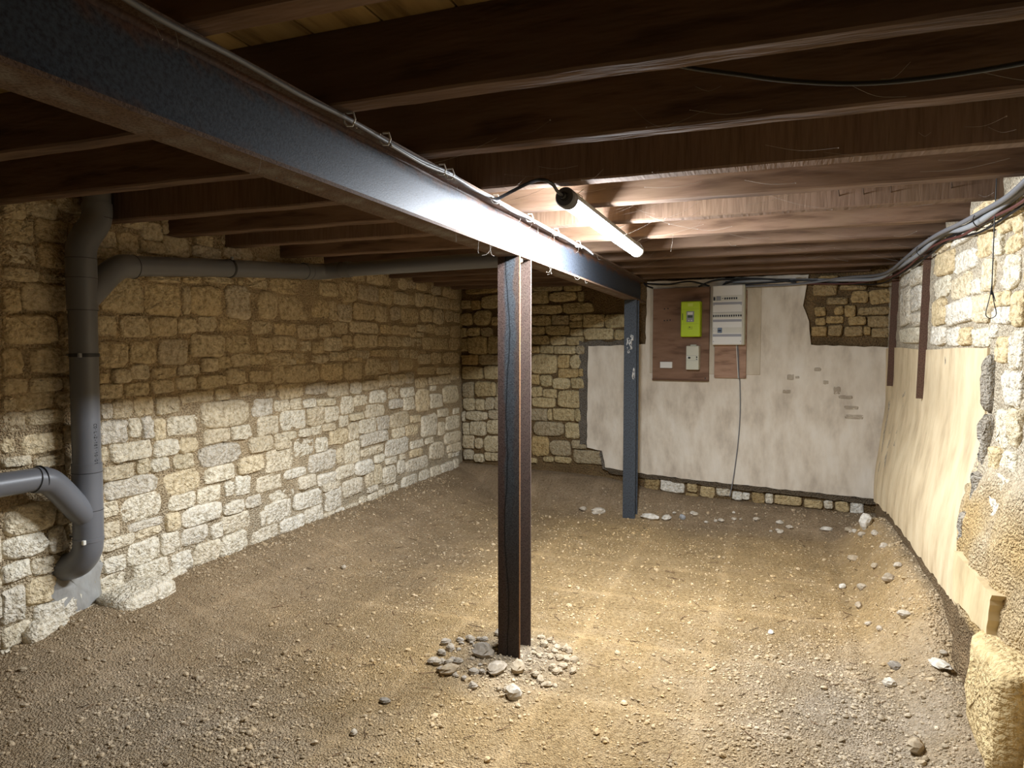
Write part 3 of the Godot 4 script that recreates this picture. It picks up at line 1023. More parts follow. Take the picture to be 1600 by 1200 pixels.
# ---------------------------------------------------------------- switchboard
func switchboard() -> void:
	var pn := thing("backing_panel", "thin grey-buff panel set in the render behind the switchboards", "panel")
	pn.transform = back_frame(-0.52, 1.55, 0.022)
	var pm := MB.new()
	bx(pm, Vector3(0, 0, 0.004), Vector3(0.925, 0.76, 0.008), 0.002, lin(206, 196, 178))
	put("sheet", pm.mesh(), M.plaster, pn)
	# brown board
	var bd := thing("mounting_board", "tall brown hardboard panel that carries the lime green meter", "board")
	bd.transform = back_frame(-0.705, 1.504, 0.034)
	var bm := MB.new()
	bx(bm, Vector3(0, 0, 0.01), Vector3(0.484, 0.79, 0.02), 0.002, Color(0.265, 0.16, 0.105))
	put("panel", bm.mesh(), M.board, bd)
	for q in [[-0.14, 0.12], [-0.115, 0.122], [-0.09, 0.124], [-0.14, 0.22], [-0.11, 0.222], [0.215, -0.37]]:
		var h := MB.new()
		lathe(h, Vector3(q[0], q[1], 0.0195), Vector3(0, 0, 1), [[0, 0.006], [0.0012, 0.006], [0.0012, 0.0]], 12)
		put("screw_hole", h.mesh(), M.dark, bd)
	put("bottom_batten", box_mesh(Vector3(0, -0.388, 0.024), Vector3(0.484, 0.014, 0.008), 0.002), plain("brown_batten", Color(0.36, 0.24, 0.15), 0.7), bd)
	# meter
	var mt := thing("electricity_meter", "lime green electricity meter with a small display on the brown board", "meter")
	mt.transform = back_frame(-0.605, 1.63, 0.054)
	put("case", box_mesh(Vector3(0, 0, 0.036), Vector3(0.163, 0.296, 0.072), 0.007), M.lime, mt)
	var sc := put("display_surround", box_mesh(Vector3(0.0, 0.02, 0.073), Vector3(0.064, 0.09, 0.006), 0.003), M.grey, mt)
	put("display", box_mesh(Vector3(0.0, 0.02, 0.0765), Vector3(0.042, 0.02, 0.002), 0.001), M.lcd, sc)
	put("button", box_mesh(Vector3(-0.01, -0.012, 0.077), Vector3(0.01, 0.008, 0.003), 0.001), M.white, sc)
	put("button", box_mesh(Vector3(0.012, -0.012, 0.077), Vector3(0.01, 0.008, 0.003), 0.001), M.white, sc)
	put("sticker", box_mesh(Vector3(0.0, 0.047, 0.0765), Vector3(0.044, 0.022, 0.001), 0.0004), M.white, sc)
	put("label_plate", box_mesh(Vector3(0.0, 0.118, 0.0725), Vector3(0.044, 0.026, 0.002), 0.0008), plain("pale_lime_label", Color(0.80, 0.88, 0.35), 0.5), mt)
	put("seal_cover", box_mesh(Vector3(0.0, -0.075, 0.0725), Vector3(0.04, 0.026, 0.002), 0.0008), plain("pale_lime_label", Color(0.66, 0.76, 0.10), 0.5), mt)
	put("seal_screw", box_mesh(Vector3(-0.004, -0.068, 0.0745), Vector3(0.008, 0.008, 0.003), 0.002), M.dark, mt)
	put("case_seam", box_mesh(Vector3(0, 0.082, 0.0722), Vector3(0.15, 0.0015, 0.001), 0.0003), plain("dark_lime_seam", Color(0.5, 0.6, 0.08), 0.6), mt)
	put("case_seam", box_mesh(Vector3(0, -0.04, 0.0722), Vector3(0.15, 0.0015, 0.001), 0.0003), plain("dark_lime_seam", Color(0.5, 0.6, 0.08), 0.6), mt)
	put("side_print", box_mesh(Vector3(-0.064, 0.02, 0.0722), Vector3(0.007, 0.056, 0.001), 0.0003), plain("dark_lime_seam", Color(0.3, 0.36, 0.08), 0.6), mt)
	# main breaker
	var br := thing("main_breaker", "narrow ivory main breaker below the green meter", "breaker")
	br.transform = back_frame(-0.587, 1.306, 0.054)
	put("case", box_mesh(Vector3(0, 0, 0.03), Vector3(0.106, 0.200, 0.06), 0.004), M.offwhite, br)
	put("top_tab", box_mesh(Vector3(0, 0.105, 0.02), Vector3(0.05, 0.012, 0.03), 0.003), M.offwhite, br)
	put("recess_line", box_mesh(Vector3(0, 0.02, 0.0602), Vector3(0.10, 0.0016, 0.001), 0.0003), M.grey, br)
	put("recess_line", box_mesh(Vector3(0, -0.022, 0.0602), Vector3(0.10, 0.0016, 0.001), 0.0003), M.grey, br)
	put("switch_lever", box_mesh(Vector3(-0.024, 0.0, 0.066), Vector3(0.018, 0.014, 0.014), 0.003), M.dark, br)
	put("test_button", box_mesh(Vector3(0.038, 0.006, 0.063), Vector3(0.010, 0.012, 0.008), 0.002), M.dark, br)
	put("test_button", box_mesh(Vector3(0.038, -0.012, 0.063), Vector3(0.010, 0.009, 0.008), 0.002), plain("grey_button", Color(0.35, 0.36, 0.36), 0.5), br)
	put("switch_plate", box_mesh(Vector3(-0.042, 0.006, 0.061), Vector3(0.014, 0.02, 0.002), 0.0008), M.white, br)
	# small white box
	var wb := thing("junction_box", "small white rectangular box at the lower left of the brown board", "box")
	wb.transform = back_frame(-0.818, 1.243, 0.054)
	put("lid", box_mesh(Vector3(0, 0, 0.014), Vector3(0.105, 0.054, 0.028), 0.003), M.white, wb)
	# little board
	var lb := thing("mounting_board", "short reddish board below the white fuse box", "board")
	lb.transform = back_frame(-0.296, 1.50, 0.034)
	var lm := MB.new()
	bx(lm, Vector3(0, 0, 0.007), Vector3(0.255, 0.72, 0.014), 0.002, Color(0.44, 0.28, 0.195))
	put("panel", lm.mesh(), M.board, lb)
	# fuse box
	var fb := thing("fuse_box", "white three-row fuse box with rows of black switches", "fuse box")
	fb.transform = back_frame(-0.308, 1.657, 0.048)
	put("back_case", box_mesh(Vector3(0.004, 0, 0.03), Vector3(0.258, 0.490, 0.06), 0.006), M.offwhite, fb)
	put("front_cover", box_mesh(Vector3(0, 0, 0.066), Vector3(0.242, 0.486, 0.016), 0.007), M.white, fb)
	for r in 3:
		var y: float = [0.135, -0.005, -0.125][r]
		var win := put("window_row", box_mesh(Vector3(0, y, 0.0745), Vector3(0.228, 0.046, 0.002), 0.0008), plain("ivory_row", Color(0.80, 0.79, 0.74), 0.5), fb)
		var cnt := 13
		for k in cnt:
			var x := -0.108 + 0.018 * k
			if r == 0 and (k < 5 or k > 10): continue
			if r == 2: continue
			put("breaker_switch", box_mesh(Vector3(x, y - 0.002, 0.079), Vector3(0.010, 0.016, 0.009), 0.002), M.dark, win)
		if r == 0:
			put("isolator_switch", box_mesh(Vector3(-0.104, y - 0.002, 0.079), Vector3(0.013, 0.028, 0.009), 0.002), M.dark, win)
			put("residual_breaker", box_mesh(Vector3(-0.07, y, 0.077), Vector3(0.036, 0.034, 0.004), 0.0015), M.grey, win)
			put("residual_button", box_mesh(Vector3(-0.038, y, 0.078), Vector3(0.007, 0.007, 0.005), 0.002), M.dark, win)
		if r == 1:
			put("row_trim", box_mesh(Vector3(0, y + 0.026, 0.0755), Vector3(0.228, 0.002, 0.002), 0.0005), plain("brown_trim", Color(0.45, 0.40, 0.34), 0.5), win)
		if r == 2:
			var so := put("socket_outlet", box_mesh(Vector3(-0.096, y, 0.077), Vector3(0.034, 0.042, 0.006), 0.003), M.white, win)
			for q in [[-0.007, -0.004], [0.007, -0.004], [0.0, 0.008]]:
				put("pin_hole", box_mesh(Vector3(-0.096 + q[0], y + q[1], 0.0803), Vector3(0.004, 0.004, 0.001), 0.0003), M.dark, so)
			put("contactor", box_mesh(Vector3(-0.057, y, 0.079), Vector3(0.034, 0.042, 0.010), 0.003), M.blue, win)
			put("contactor_switch", box_mesh(Vector3(-0.057, y - 0.002, 0.086), Vector3(0.024, 0.012, 0.006), 0.002), M.dark, win)
		put("label_strip", box_mesh(Vector3(0, y - 0.041, 0.0745), Vector3(0.228, 0.020, 0.003), 0.0008), plain("grey_label_strip", Color(0.58, 0.58, 0.60), 0.5), fb)
	for q in [[-0.108, -0.215], [0.108, -0.215], [-0.108, 0.08], [0.108, 0.08]]:
		var sc2 := MB.new()
		lathe(sc2, Vector3(q[0], q[1], 0.0738), Vector3(0, 0, 1), [[0, 0.004], [0.0012, 0.004], [0.0012, 0]], 10)
		put("cover_screw", sc2.mesh(), M.grey, fb)

# ---------------------------------------------------------------- cables
func cable(called: String, label: String, category: String, pts: Array, r: float, m_: Material, group := "", sides := 8) -> MeshInstance3D:
	var o := put(called, tube_mesh(smooth_path(pts, 7), r, sides), m_)
	tag(o, label, category, group)
	return o

func cables() -> void:
	var path := [Vector3(0.80, 1.94, 1.2), Vector3(0.80, 1.93, -1.0), Vector3(0.80, 1.945, -2.2), Vector3(0.795, 1.93, -2.55), Vector3(0.79, 1.905, -2.85), Vector3(0.785, 1.90, -3.25), Vector3(0.785, 1.905, -3.56), Vector3(0.785, 1.935, -3.92), Vector3(0.78, 1.925, -4.35), Vector3(0.775, 1.905, -4.75), Vector3(0.765, 1.895, -5.2), Vector3(0.72, 1.89, -5.55), Vector3(0.55, 1.895, -5.76)]
	var specs := [["conduit", "pale grey conduit, thickest in the bundle along the top of the right wall", "conduit", Vector3(0, 0.0, 0), 0.0125, "conduit"],
		["cable", "black cable behind the pale conduit at the top of the right wall", "cable", Vector3(0.018, -0.012, 0), 0.006, "cable_black"],
		["cable", "reddish brown cable slung beneath the pale conduit on the right wall", "cable", Vector3(0.004, -0.023, 0), 0.006, "cable_red"],
		["cable", "grey cable above the pale conduit along the right wall", "cable", Vector3(0.010, 0.019, 0), 0.008, "cable_grey"],
		["cable", "thin dark grey cable lowest in the bundle along the right wall", "cable", Vector3(0.016, -0.036, 0), 0.005, "cable_black"],
		["conduit", "darker grey conduit on the room side of the bundle along the right wall", "conduit", Vector3(-0.022, 0.012, 0), 0.010, "cable_grey"]]
	for s in specs.size():
		var sp: Array = specs[s]
		var pts := []
		for i in path.size():
			var w := 0.010 * sin(i * 2.1 + s * 1.7)
			pts.append(path[i] + sp[3] + Vector3(0.4 * w, w, 0))
		# on along the end wall to the fuse box
		var ends := [0.25, 0.0, -0.28 - 0.02 * s]
		for e in ends.size():
			var x: float = ends[e]
			var p := back_frame(x, 1.918 + 0.010 * sin(s * 2.0 + e) - 0.012 * (s % 3), 0.06 + 0.012 * (s % 3)).origin
			pts.append(p)
		cable(sp[0], sp[1], sp[2], pts, sp[4], M[sp[5]], "cables bundled along the top of the right wall")
	for q in [[path[5], 0.03], [path[8], 0.034]]:
		var m := MB.new()
		lathe(m, q[0] + Vector3(0, -0.006, 0), Vector3(0, 0.05, 1), [[0, 0.034], [0, 0.036], [0.008, 0.036], [0.008, 0.034]], 16)
		var o := put("cable_tie", m.mesh(), M.cable_black)
		tag(o, "black tie round the cable bundle " + ("above the plaster's near end" if q[1] < 0.032 else "over the nearer rusty iron bar"), "cable tie")
	# black loops above the boards
	var loops := [
		[[-0.94, 1.905], [-1.0, 1.93], [-1.02, 1.955]],
		[[0.2, 1.90], [-0.1, 1.945], [-0.3, 1.93], [-0.36, 1.90]],
		[[0.15, 1.92], [-0.2, 1.95], [-0.42, 1.945], [-0.55, 1.90]],
		[[-0.46, 1.90], [-0.62, 1.945], [-0.8, 1.93], [-1.0, 1.945]]]
	var names := ["black cable rising from the left top corner of the brown board", "black cable looping down into the top of the white fuse box", "black cable arching over the fuse box to the brown board", "black cable lying along the top of the brown board"]
	for i in loops.size():
		var pts := []
		for q in loops[i]:
			pts.append(back_frame(q[0], q[1], 0.075 + 0.006 * i).origin)
		cable("cable", names[i], "cable", pts, 0.007, M.cable_black, "black cables above the switchboards")
	# down the end wall
	var dn := []
	for q in [[-0.235, 1.412, 0.06], [-0.228, 1.30, 0.056], [-0.222, 1.15, 0.052], [-0.218, 1.10, 0.03], [-0.212, 0.85, 0.03], [-0.225, 0.60, 0.03], [-0.25, 0.36, 0.032], [-0.262, 0.26, 0.045], [-0.275, 0.16, 0.075]]:
		dn.append(back_frame(q[0], q[1], q[2]).origin)
	cable("cable", "thin grey cable dropping from the fuse box down the rendered end wall", "cable", dn, 0.0042, M.cable_grey)
	var up := []
	for q in [[-0.245, 1.412, 0.062], [-0.238, 1.30, 0.058], [-0.228, 1.14, 0.054]]:
		up.append(back_frame(q[0], q[1], q[2]).origin)
	cable("wire", "short white wire twisted over the reddish board under the fuse box", "wire", up, 0.003, M.tie)
	# along the beam's upper flange
	var bp := []
	var z := 0.6
	var k := 0
	while z > -4.1:
		bp.append(Vector3(-0.986 + 0.004 * sin(k * 1.9), 1.952 - 0.010 * absf(sin(k * 1.37)), z))
		z -= 0.19
		k += 1
	cable("cable", "grey cable clipped along the upper flange of the steel beam", "cable", bp, 0.0058, M.cable_grey)
	var b2 := []
	for i in range(12, bp.size()):
		b2.append(bp[i] + Vector3(0.010, -0.004 - 0.008 * absf(sin(i * 2.3)), 0))
	cable("cable", "second thinner pale cable beside the beam cable, on the lamp's side", "cable", b2, 0.0045, M.conduit)
	var spots := [[-1.49, "just beyond the second joist"], [-1.66, "with a loose curled tail"], [-2.0, "under the third joist"], [-2.06, "second of a close pair past the third joist"], [-2.46, "where the black lamp cord branches off"], [-2.86, "level with the near end of the lit lamp tube"], [-3.25, "level with the middle of the lamp tube"], [-3.66, "farthest along the beam"]]
	for s in spots:
		var m := MB.new()
		var zz: float = s[0]
		tube(m, [Vector3(-0.990, 1.963, zz), Vector3(-0.972, 1.962, zz), Vector3(-0.966, 1.945, zz), Vector3(-0.974, 1.930, zz), Vector3(-0.990, 1.932, zz), Vector3(-0.998, 1.940, zz), Vector3(-0.999, 1.962, zz)], 0.0024, 6)
		tube(m, [Vector3(-0.970, 1.935, zz), Vector3(-0.958, 1.921, zz + 0.006)], 0.0016, 5)
		var o := put("cable_tie", m.mesh(), M.tie)
		tag(o, "white tie holding the beam cable, " + s[1], "cable tie", "white ties along the beam cable")
	# lamp cord
	var zl := LAMP.z + LAMP_HALF + 0.03
	cable("lamp_cord", "short black cord from the beam cable to the end of the lamp tube", "cord", [Vector3(-0.975, 1.945, -2.44), Vector3(-0.93, 1.925, -2.36), Vector3(-0.86, 1.93, -2.30), Vector3(-0.78, 1.945, -2.26), Vector3(-0.72, 1.943, -2.22), Vector3(-0.696, 1.935, -2.26), Vector3(-0.690, 1.920, -2.30), Vector3(-0.688, 1.917, zl)], 0.006, M.cable_black, "", 10)
	# slack cable between the second and third joists
	cable("cable", "slack black cable sagging below the joists at the upper right", "cable", [Vector3(-0.30, 2.03, -1.50), Vector3(-0.21, 2.02, -1.62), Vector3(-0.067, 1.989, -1.65), Vector3(0.039, 1.965, -1.66), Vector3(0.165, 1.94, -1.65), Vector3(0.294, 1.934, -1.65), Vector3(0.459, 1.938, -1.64), Vector3(0.62, 1.96, -1.64), Vector3(0.80, 2.0, -1.64)], 0.0055, M.cable_black)
	# pull wire
	var pw := thing("pull_wire", "thin wire with a looped end hanging down before the whitewashed wall", "wire", Vector3(0.785, 1.50, -3.1))
	put("strand", tube_mesh([Vector3(0.004, 0.60, 0.0), Vector3(0.001, 0.3, 0), Vector3(0, 0.085, 0)], 0.0022, 6), M.dark, pw)
	var lp := MB.new()
	tube(lp, smooth_path([Vector3(0, 0.13, 0), Vector3(-0.005, 0.08, 0), Vector3(-0.016, 0.02, 0), Vector3(-0.012, 0.002, 0), Vector3(0, -0.004, 0), Vector3(0.014, 0.004, 0), Vector3(0.017, 0.02, 0), Vector3(0.008, 0.06, 0), Vector3(0.002, 0.10, 0), Vector3(0.012, 0.06, 0.004)], 5), 0.0018, 6)
	put("loop", lp.mesh(), M.dark, pw)

func iron_bars() -> void:
	var specs := [[0.815, -4.475, 1.10, 1.945, "rusty flat iron bar fixed upright on the right wall, nearer of the two"], [0.812, -5.50, 1.12, 1.945, "rusty flat iron bar by the corner with the end wall, farther of the two"]]
	for s in specs:
		var t := thing("iron_bar", s[4], "bar", Vector3(s[0], s[2], s[1]), "rusty iron bars on the right wall")
		t.rotation = Vector3(0.06, 0, -0.012)
		var L: float = s[3] - s[2]
		var m := MB.new()
		var k := Color(0.20, 0.115, 0.08)
		slab(m, Vector3(-0.03, 0, 0), Vector3(0.03, L, 0.008), 1, 60, func(p): return rust_shade(p.y * 2.0, 0.6, Color(0.16, 0.095, 0.07), k), 5)
		put("flat", m.mesh(), M.rust, t)
		var m2 := MB.new()
		slab(m2, Vector3(0.022, 0, -0.045), Vector3(0.03, L, 0.0), 1, 30, func(p): return k, 3)
		put("leg", m2.mesh(), M.rust, t)

# ---------------------------------------------------------------- loose things
func loose(label: String, x: float, z: float, r: Vector3, tint: Color, seed_: int, group := "", called := "loose_stone", category := "stone") -> void:
	var o := put(called, lump_mesh(r, seed_, tint, 6, 9), M.pebble, null, Transform3D(Basis(Vector3.UP, seed_ * 1.3).rotated(Vector3.RIGHT, 0.15 * sin(seed_)), Vector3(x, floor_h(x, z) + r.y * 0.55, z)))
	tag(o, label, category, group)

func stones_on_floor() -> void:
	var buff := Color(0.46, 0.38, 0.275)
	var white := Color(0.72, 0.69, 0.63)
	var grey_ := Color(0.42, 0.38, 0.33)
	# rubble round the near post
	var n := 0
	while n < 84:
		var a := rng.randf() * TAU
		var d := 0.07 + 0.22 * sqrt(rng.randf())
		var x := -1.08 + cos(a) * d * 1.15
		var z := -2.80 + sin(a) * d * 0.95
		if absf(x + 1.05) < 0.075 and absf(z + 2.86) < 0.115: continue
		var s := rng.randf_range(0.008, 0.023)
		loose("grey-buff broken stone in the heap to the " + ("left" if x < -1.1 else ("right" if x > -1.0 else ("rear" if z < -2.86 else "front"))) + " of the near steel post", x, z, Vector3(s * rng.randf_range(1.0, 1.6), s * 0.75, s), (grey_ if x < -1.06 else buff).lerp(buff, rng.randf() * 0.5), 100 + n, "rubble round the near steel post", "rubble_stone")
		n += 1
	loose("large pale split stone just right of the near post's foot", -0.975, -2.70, Vector3(0.045, 0.028, 0.03), buff, 301)
	loose("large grey stone lying against the left side of the near post", -1.165, -2.77, Vector3(0.06, 0.035, 0.04), grey_, 302)
	loose("flat angular stone in front of the near post's foot", -1.06, -2.66, Vector3(0.06, 0.03, 0.035), grey_.lerp(buff, 0.4), 303)
	loose("pointed pale stone at the front edge of the post's rubble heap", -0.93, -2.52, Vector3(0.042, 0.03, 0.03), white.lerp(buff, 0.5), 304)
	loose("rounded buff stone at the front left of the post's rubble heap", -1.25, -2.6, Vector3(0.05, 0.026, 0.03), buff, 305)
	loose("pale flat stone with a dark underside on the gravel at lower right", 0.66, -3.12, Vector3(0.065, 0.02, 0.03), white.lerp(buff, 0.3), 306)
	loose("round grey stone near the broken foot of the render", 0.60, -3.99, Vector3(0.04, 0.028, 0.035), buff.lerp(grey_, 0.4), 307)
	loose("small white stone on the yellow sand between lamp and right wall", 0.03, -3.53, Vector3(0.018, 0.012, 0.016), white, 308)
	loose("small dark clod on the gravel by the right wall's foot", 0.52, -3.22, Vector3(0.032, 0.018, 0.025), grey_ * 0.8, 309)
	loose("buff block on the gravel at the lower right edge", 0.49, -2.62, Vector3(0.035, 0.028, 0.03), buff, 310)
	loose("small pale stone lying alone on bare earth at the lower middle", -1.37, -2.06, Vector3(0.016, 0.013, 0.015), white.lerp(buff, 0.5), 311)
	loose("dark clod in the open earth left of the post", -1.39, -2.30, Vector3(0.026, 0.014, 0.018), grey_ * 0.7, 312)
	loose("pale stone on the brown earth along the left wall's middle", -2.42, -3.55, Vector3(0.022, 0.016, 0.02), white.lerp(buff, 0.6), 313)
	loose("white lump of old plaster right of the far post's foot", -0.88, -5.56, Vector3(0.09, 0.03, 0.05), white, 314)
	loose("second white plaster lump beside the far post's foot", -0.75, -5.60, Vector3(0.055, 0.022, 0.04), white * 0.95, 315)
	loose("blue-grey stone near the white lumps by the far post", -0.63, -5.62, Vector3(0.035, 0.025, 0.03), Color(0.32, 0.33, 0.35), 316)
	loose("pale stones' largest piece left of the far post", -1.32, -5.62, Vector3(0.07, 0.03, 0.04), white.lerp(buff, 0.4), 317)
	loose("flat pale stone farther left of the far post", -1.46, -5.66, Vector3(0.05, 0.022, 0.035), white.lerp(buff, 0.6), 318)
	loose("white flat stone below the render near the right corner", 0.42, -5.55, Vector3(0.05, 0.018, 0.03), white, 319)
	loose("white rounded stone leaning at the foot of the right corner", 0.62, -5.05, Vector3(0.05, 0.06, 0.045), white, 320)
	loose("buff stone on the floor before the render's foot", 0.52, -4.75, Vector3(0.045, 0.02, 0.03), buff, 321)
	loose("small white stone in the brown earth before the render", 0.42, -4.35, Vector3(0.028, 0.016, 0.02), white, 322)
	for q in 15:
		var zz := lerpf(-5.5, -3.0, (q + rng.randf()) / 15.0)
		loose("rough pale rubble along the foot of the cream render on the right wall", rng.randf_range(0.46, 0.72), zz, Vector3(1.3, 0.8, 1.0) * rng.randf_range(0.012, 0.028), buff.lerp(white, rng.randf() * 0.6), 500 + q, "rubble along the foot of the right wall", "rubble_stone")
	for q in 16:
		loose("small white chip of stone under the rendered end wall", rng.randf_range(-0.75, 0.6), rng.randf_range(-5.75, -5.45), Vector3(1.3, 0.7, 1.0) * rng.randf_range(0.012, 0.026), white.lerp(buff, rng.randf() * 0.6), 400 + q, "white chips under the end wall", "stone_chip")

func gravel() -> void:
	var m_all := [[0.0040, 15000], [0.0062, 3600], [0.0105, 540]]
	for kind in m_all.size():
		var base: float = m_all[kind][0]
		var count: int = m_all[kind][1]
		for shape in 3:
			var mm := MultiMesh.new()
			mm.transform_format = MultiMesh.TRANSFORM_3D
			mm.use_colors = true
			mm.mesh = lump_mesh(Vector3(1.25, 0.75, 1.0), 900 + kind * 10 + shape, Color(1, 1, 1), 4, 7)
			mm.instance_count = count / 3
			for i in mm.instance_count:
				var x := 0.0
				var z := 0.0
				var tries := 0
				while tries < 30:
					tries += 1
					x = rng.randf_range(-2.93, 0.8)
					z = lerpf(-6.0, -1.35, pow(rng.randf(), 0.8))
					if z < back_z(x) + 0.04: continue
					var w := 0.22
					w += 0.9 * exp(-(pow(x - 0.35, 2.0) * 2.5 + pow(z + 2.75, 2.0) * 1.6))
					w += 0.6 * exp(-(pow(x + 2.0, 2.0) * 1.4 + pow(z + 1.9, 2.0) * 4.0))
					w += 1.2 * exp(-(pow(x + 1.06, 2.0) + pow(z + 2.76, 2.0)) / 0.05)
					w += 0.6 * (1.0 - sm(0.0, 0.5, z - back_z(x)))
					w += 0.7 * sm(0.5, 0.75, x) + 0.5 * (1.0 - sm(-2.93, -2.6, x))
					w *= 0.6 + 0.9 * nz.get_noise_2d(x * 220.0 + 400.0, z * 220.0)
					if rng.randf() < w: break
				var s := base * rng.randf_range(0.6, 1.5)
				var b := Basis.from_euler(Vector3(rng.randf_range(-0.5, 0.5), rng.randf() * TAU, rng.randf_range(-0.5, 0.5))).scaled(Vector3.ONE * s)
				mm.set_instance_transform(i, Transform3D(b, Vector3(x, floor_h(x, z) + s * 0.25, z)))
				var k := floor_colour(x, z).lerp(Color(0.62, 0.54, 0.42), rng.randf_range(0.0, 0.5)) * rng.randf_range(0.75, 1.15)
				k.a = 1.0
				mm.set_instance_color(i, k)
			var o := MultiMeshInstance3D.new()
			o.multimesh = mm
			o.material_override = M.pebble
			o.name = numbered("gravel")
			add_child(o)
			tag(o, ["fine grit", "small gravel", "coarse gravel"][kind] + " strewn over the earth floor", "gravel", "gravel on the floor", "stuff")
	var tw := MultiMesh.new()
	tw.transform_format = MultiMesh.TRANSFORM_3D
	tw.use_colors = true
	var tm := MB.new()
	tube(tm, [Vector3(-0.5, 0, 0), Vector3(-0.15, 0.02, 0.03), Vector3(0.2, 0.0, -0.03), Vector3(0.5, 0.03, 0.02)], 0.03, 5)
	tw.mesh = tm.mesh()
	tw.instance_count = 260
	for i in 260:
		var x := rng.randf_range(-2.6, 0.6)
		var z := rng.randf_range(-5.4, -1.5)
		var L := rng.randf_range(0.02, 0.075)
		var b := Basis(Vector3.UP, rng.randf() * TAU) * Basis(Vector3.FORWARD, rng.randf_range(-0.15, 0.15))
		tw.set_instance_transform(i, Transform3D(b.scaled_local(Vector3(L, 0.05, 0.05)), Vector3(x, floor_h(x, z) + 0.004, z)))
		tw.set_instance_color(i, Color(0.16, 0.10, 0.06) * rng.randf_range(0.5, 1.8))
	var to := MultiMeshInstance3D.new()
	to.multimesh = tw
	to.material_override = M.pebble
	to.name = "twigs"
	add_child(to)
	tag(to, "bits of twig and straw scattered over the earth floor", "twigs", "", "stuff")

func cobwebs() -> void:
	var m := MB.new()
	# anchored threads under the joists: from, to
	var ts := []
	for i in 70:
		var j: int = 2 + rng.randi() % 8
		var x := rng.randf_range(-0.9, 0.75)
		var z: float = JZ[j]
		var a := Vector3(x, JOIST_Y + rng.randf_range(-0.002, 0.09), z + 0.002)
		ts.append([a, a + Vector3(rng.randf_range(-0.25, 0.25), rng.randf_range(-0.09, 0.03), rng.randf_range(0.0, 0.12))])
	for i in 12:
		var z := LAMP.z + rng.randf_range(-0.68, 0.6)
		var a := Vector3(LAMP.x + rng.randf_range(-0.03, 0.04), LAMP.y + 0.03, z)
		ts.append([a, a + Vector3(rng.randf_range(-0.2, 0.35), rng.randf_range(0.03, 0.12), rng.randf_range(-0.15, 0.15))])
	for i in 26:
		var z := rng.randf_range(-4.2, -0.9)
		var a := Vector3(-1.0, 1.775 + (0.0 if i % 2 else 0.18), z)
		ts.append([a, a + Vector3(rng.randf_range(-0.04, 0.03), rng.randf_range(-0.05, -0.01), rng.randf_range(-0.04, 0.04))])
	for t in ts:
		var mid: Vector3 = (t[0] + t[1]) * 0.5 + Vector3(0, -0.012, rng.randf_range(-0.01, 0.01))
		tube(m, smooth_path([t[0], mid, t[1]], 4), rng.randf_range(0.00022, 0.0005), 4, false)
		if rng.randf() < 0.5:
			var f := m.v.size()
			var lm := lump_mesh(Vector3.ONE * rng.randf_range(0.001, 0.0025), rng.randi() % 9999, Color(1, 1, 1), 4, 6)
			var arr := lm.surface_get_arrays(0)
			m.v.append_array(arr[Mesh.ARRAY_VERTEX])
			m.c.append_array(arr[Mesh.ARRAY_COLOR])
			for q in arr[Mesh.ARRAY_INDEX]:
				m.idx.append(q + f)
			m.xform(Transform3D(Basis.IDENTITY, t[1]), f)
	var o := put("cobweb", m.mesh(), M.web)
	tag(o, "dusty cobweb threads hanging from the joists, the beam and the lamp", "cobweb", "", "stuff")

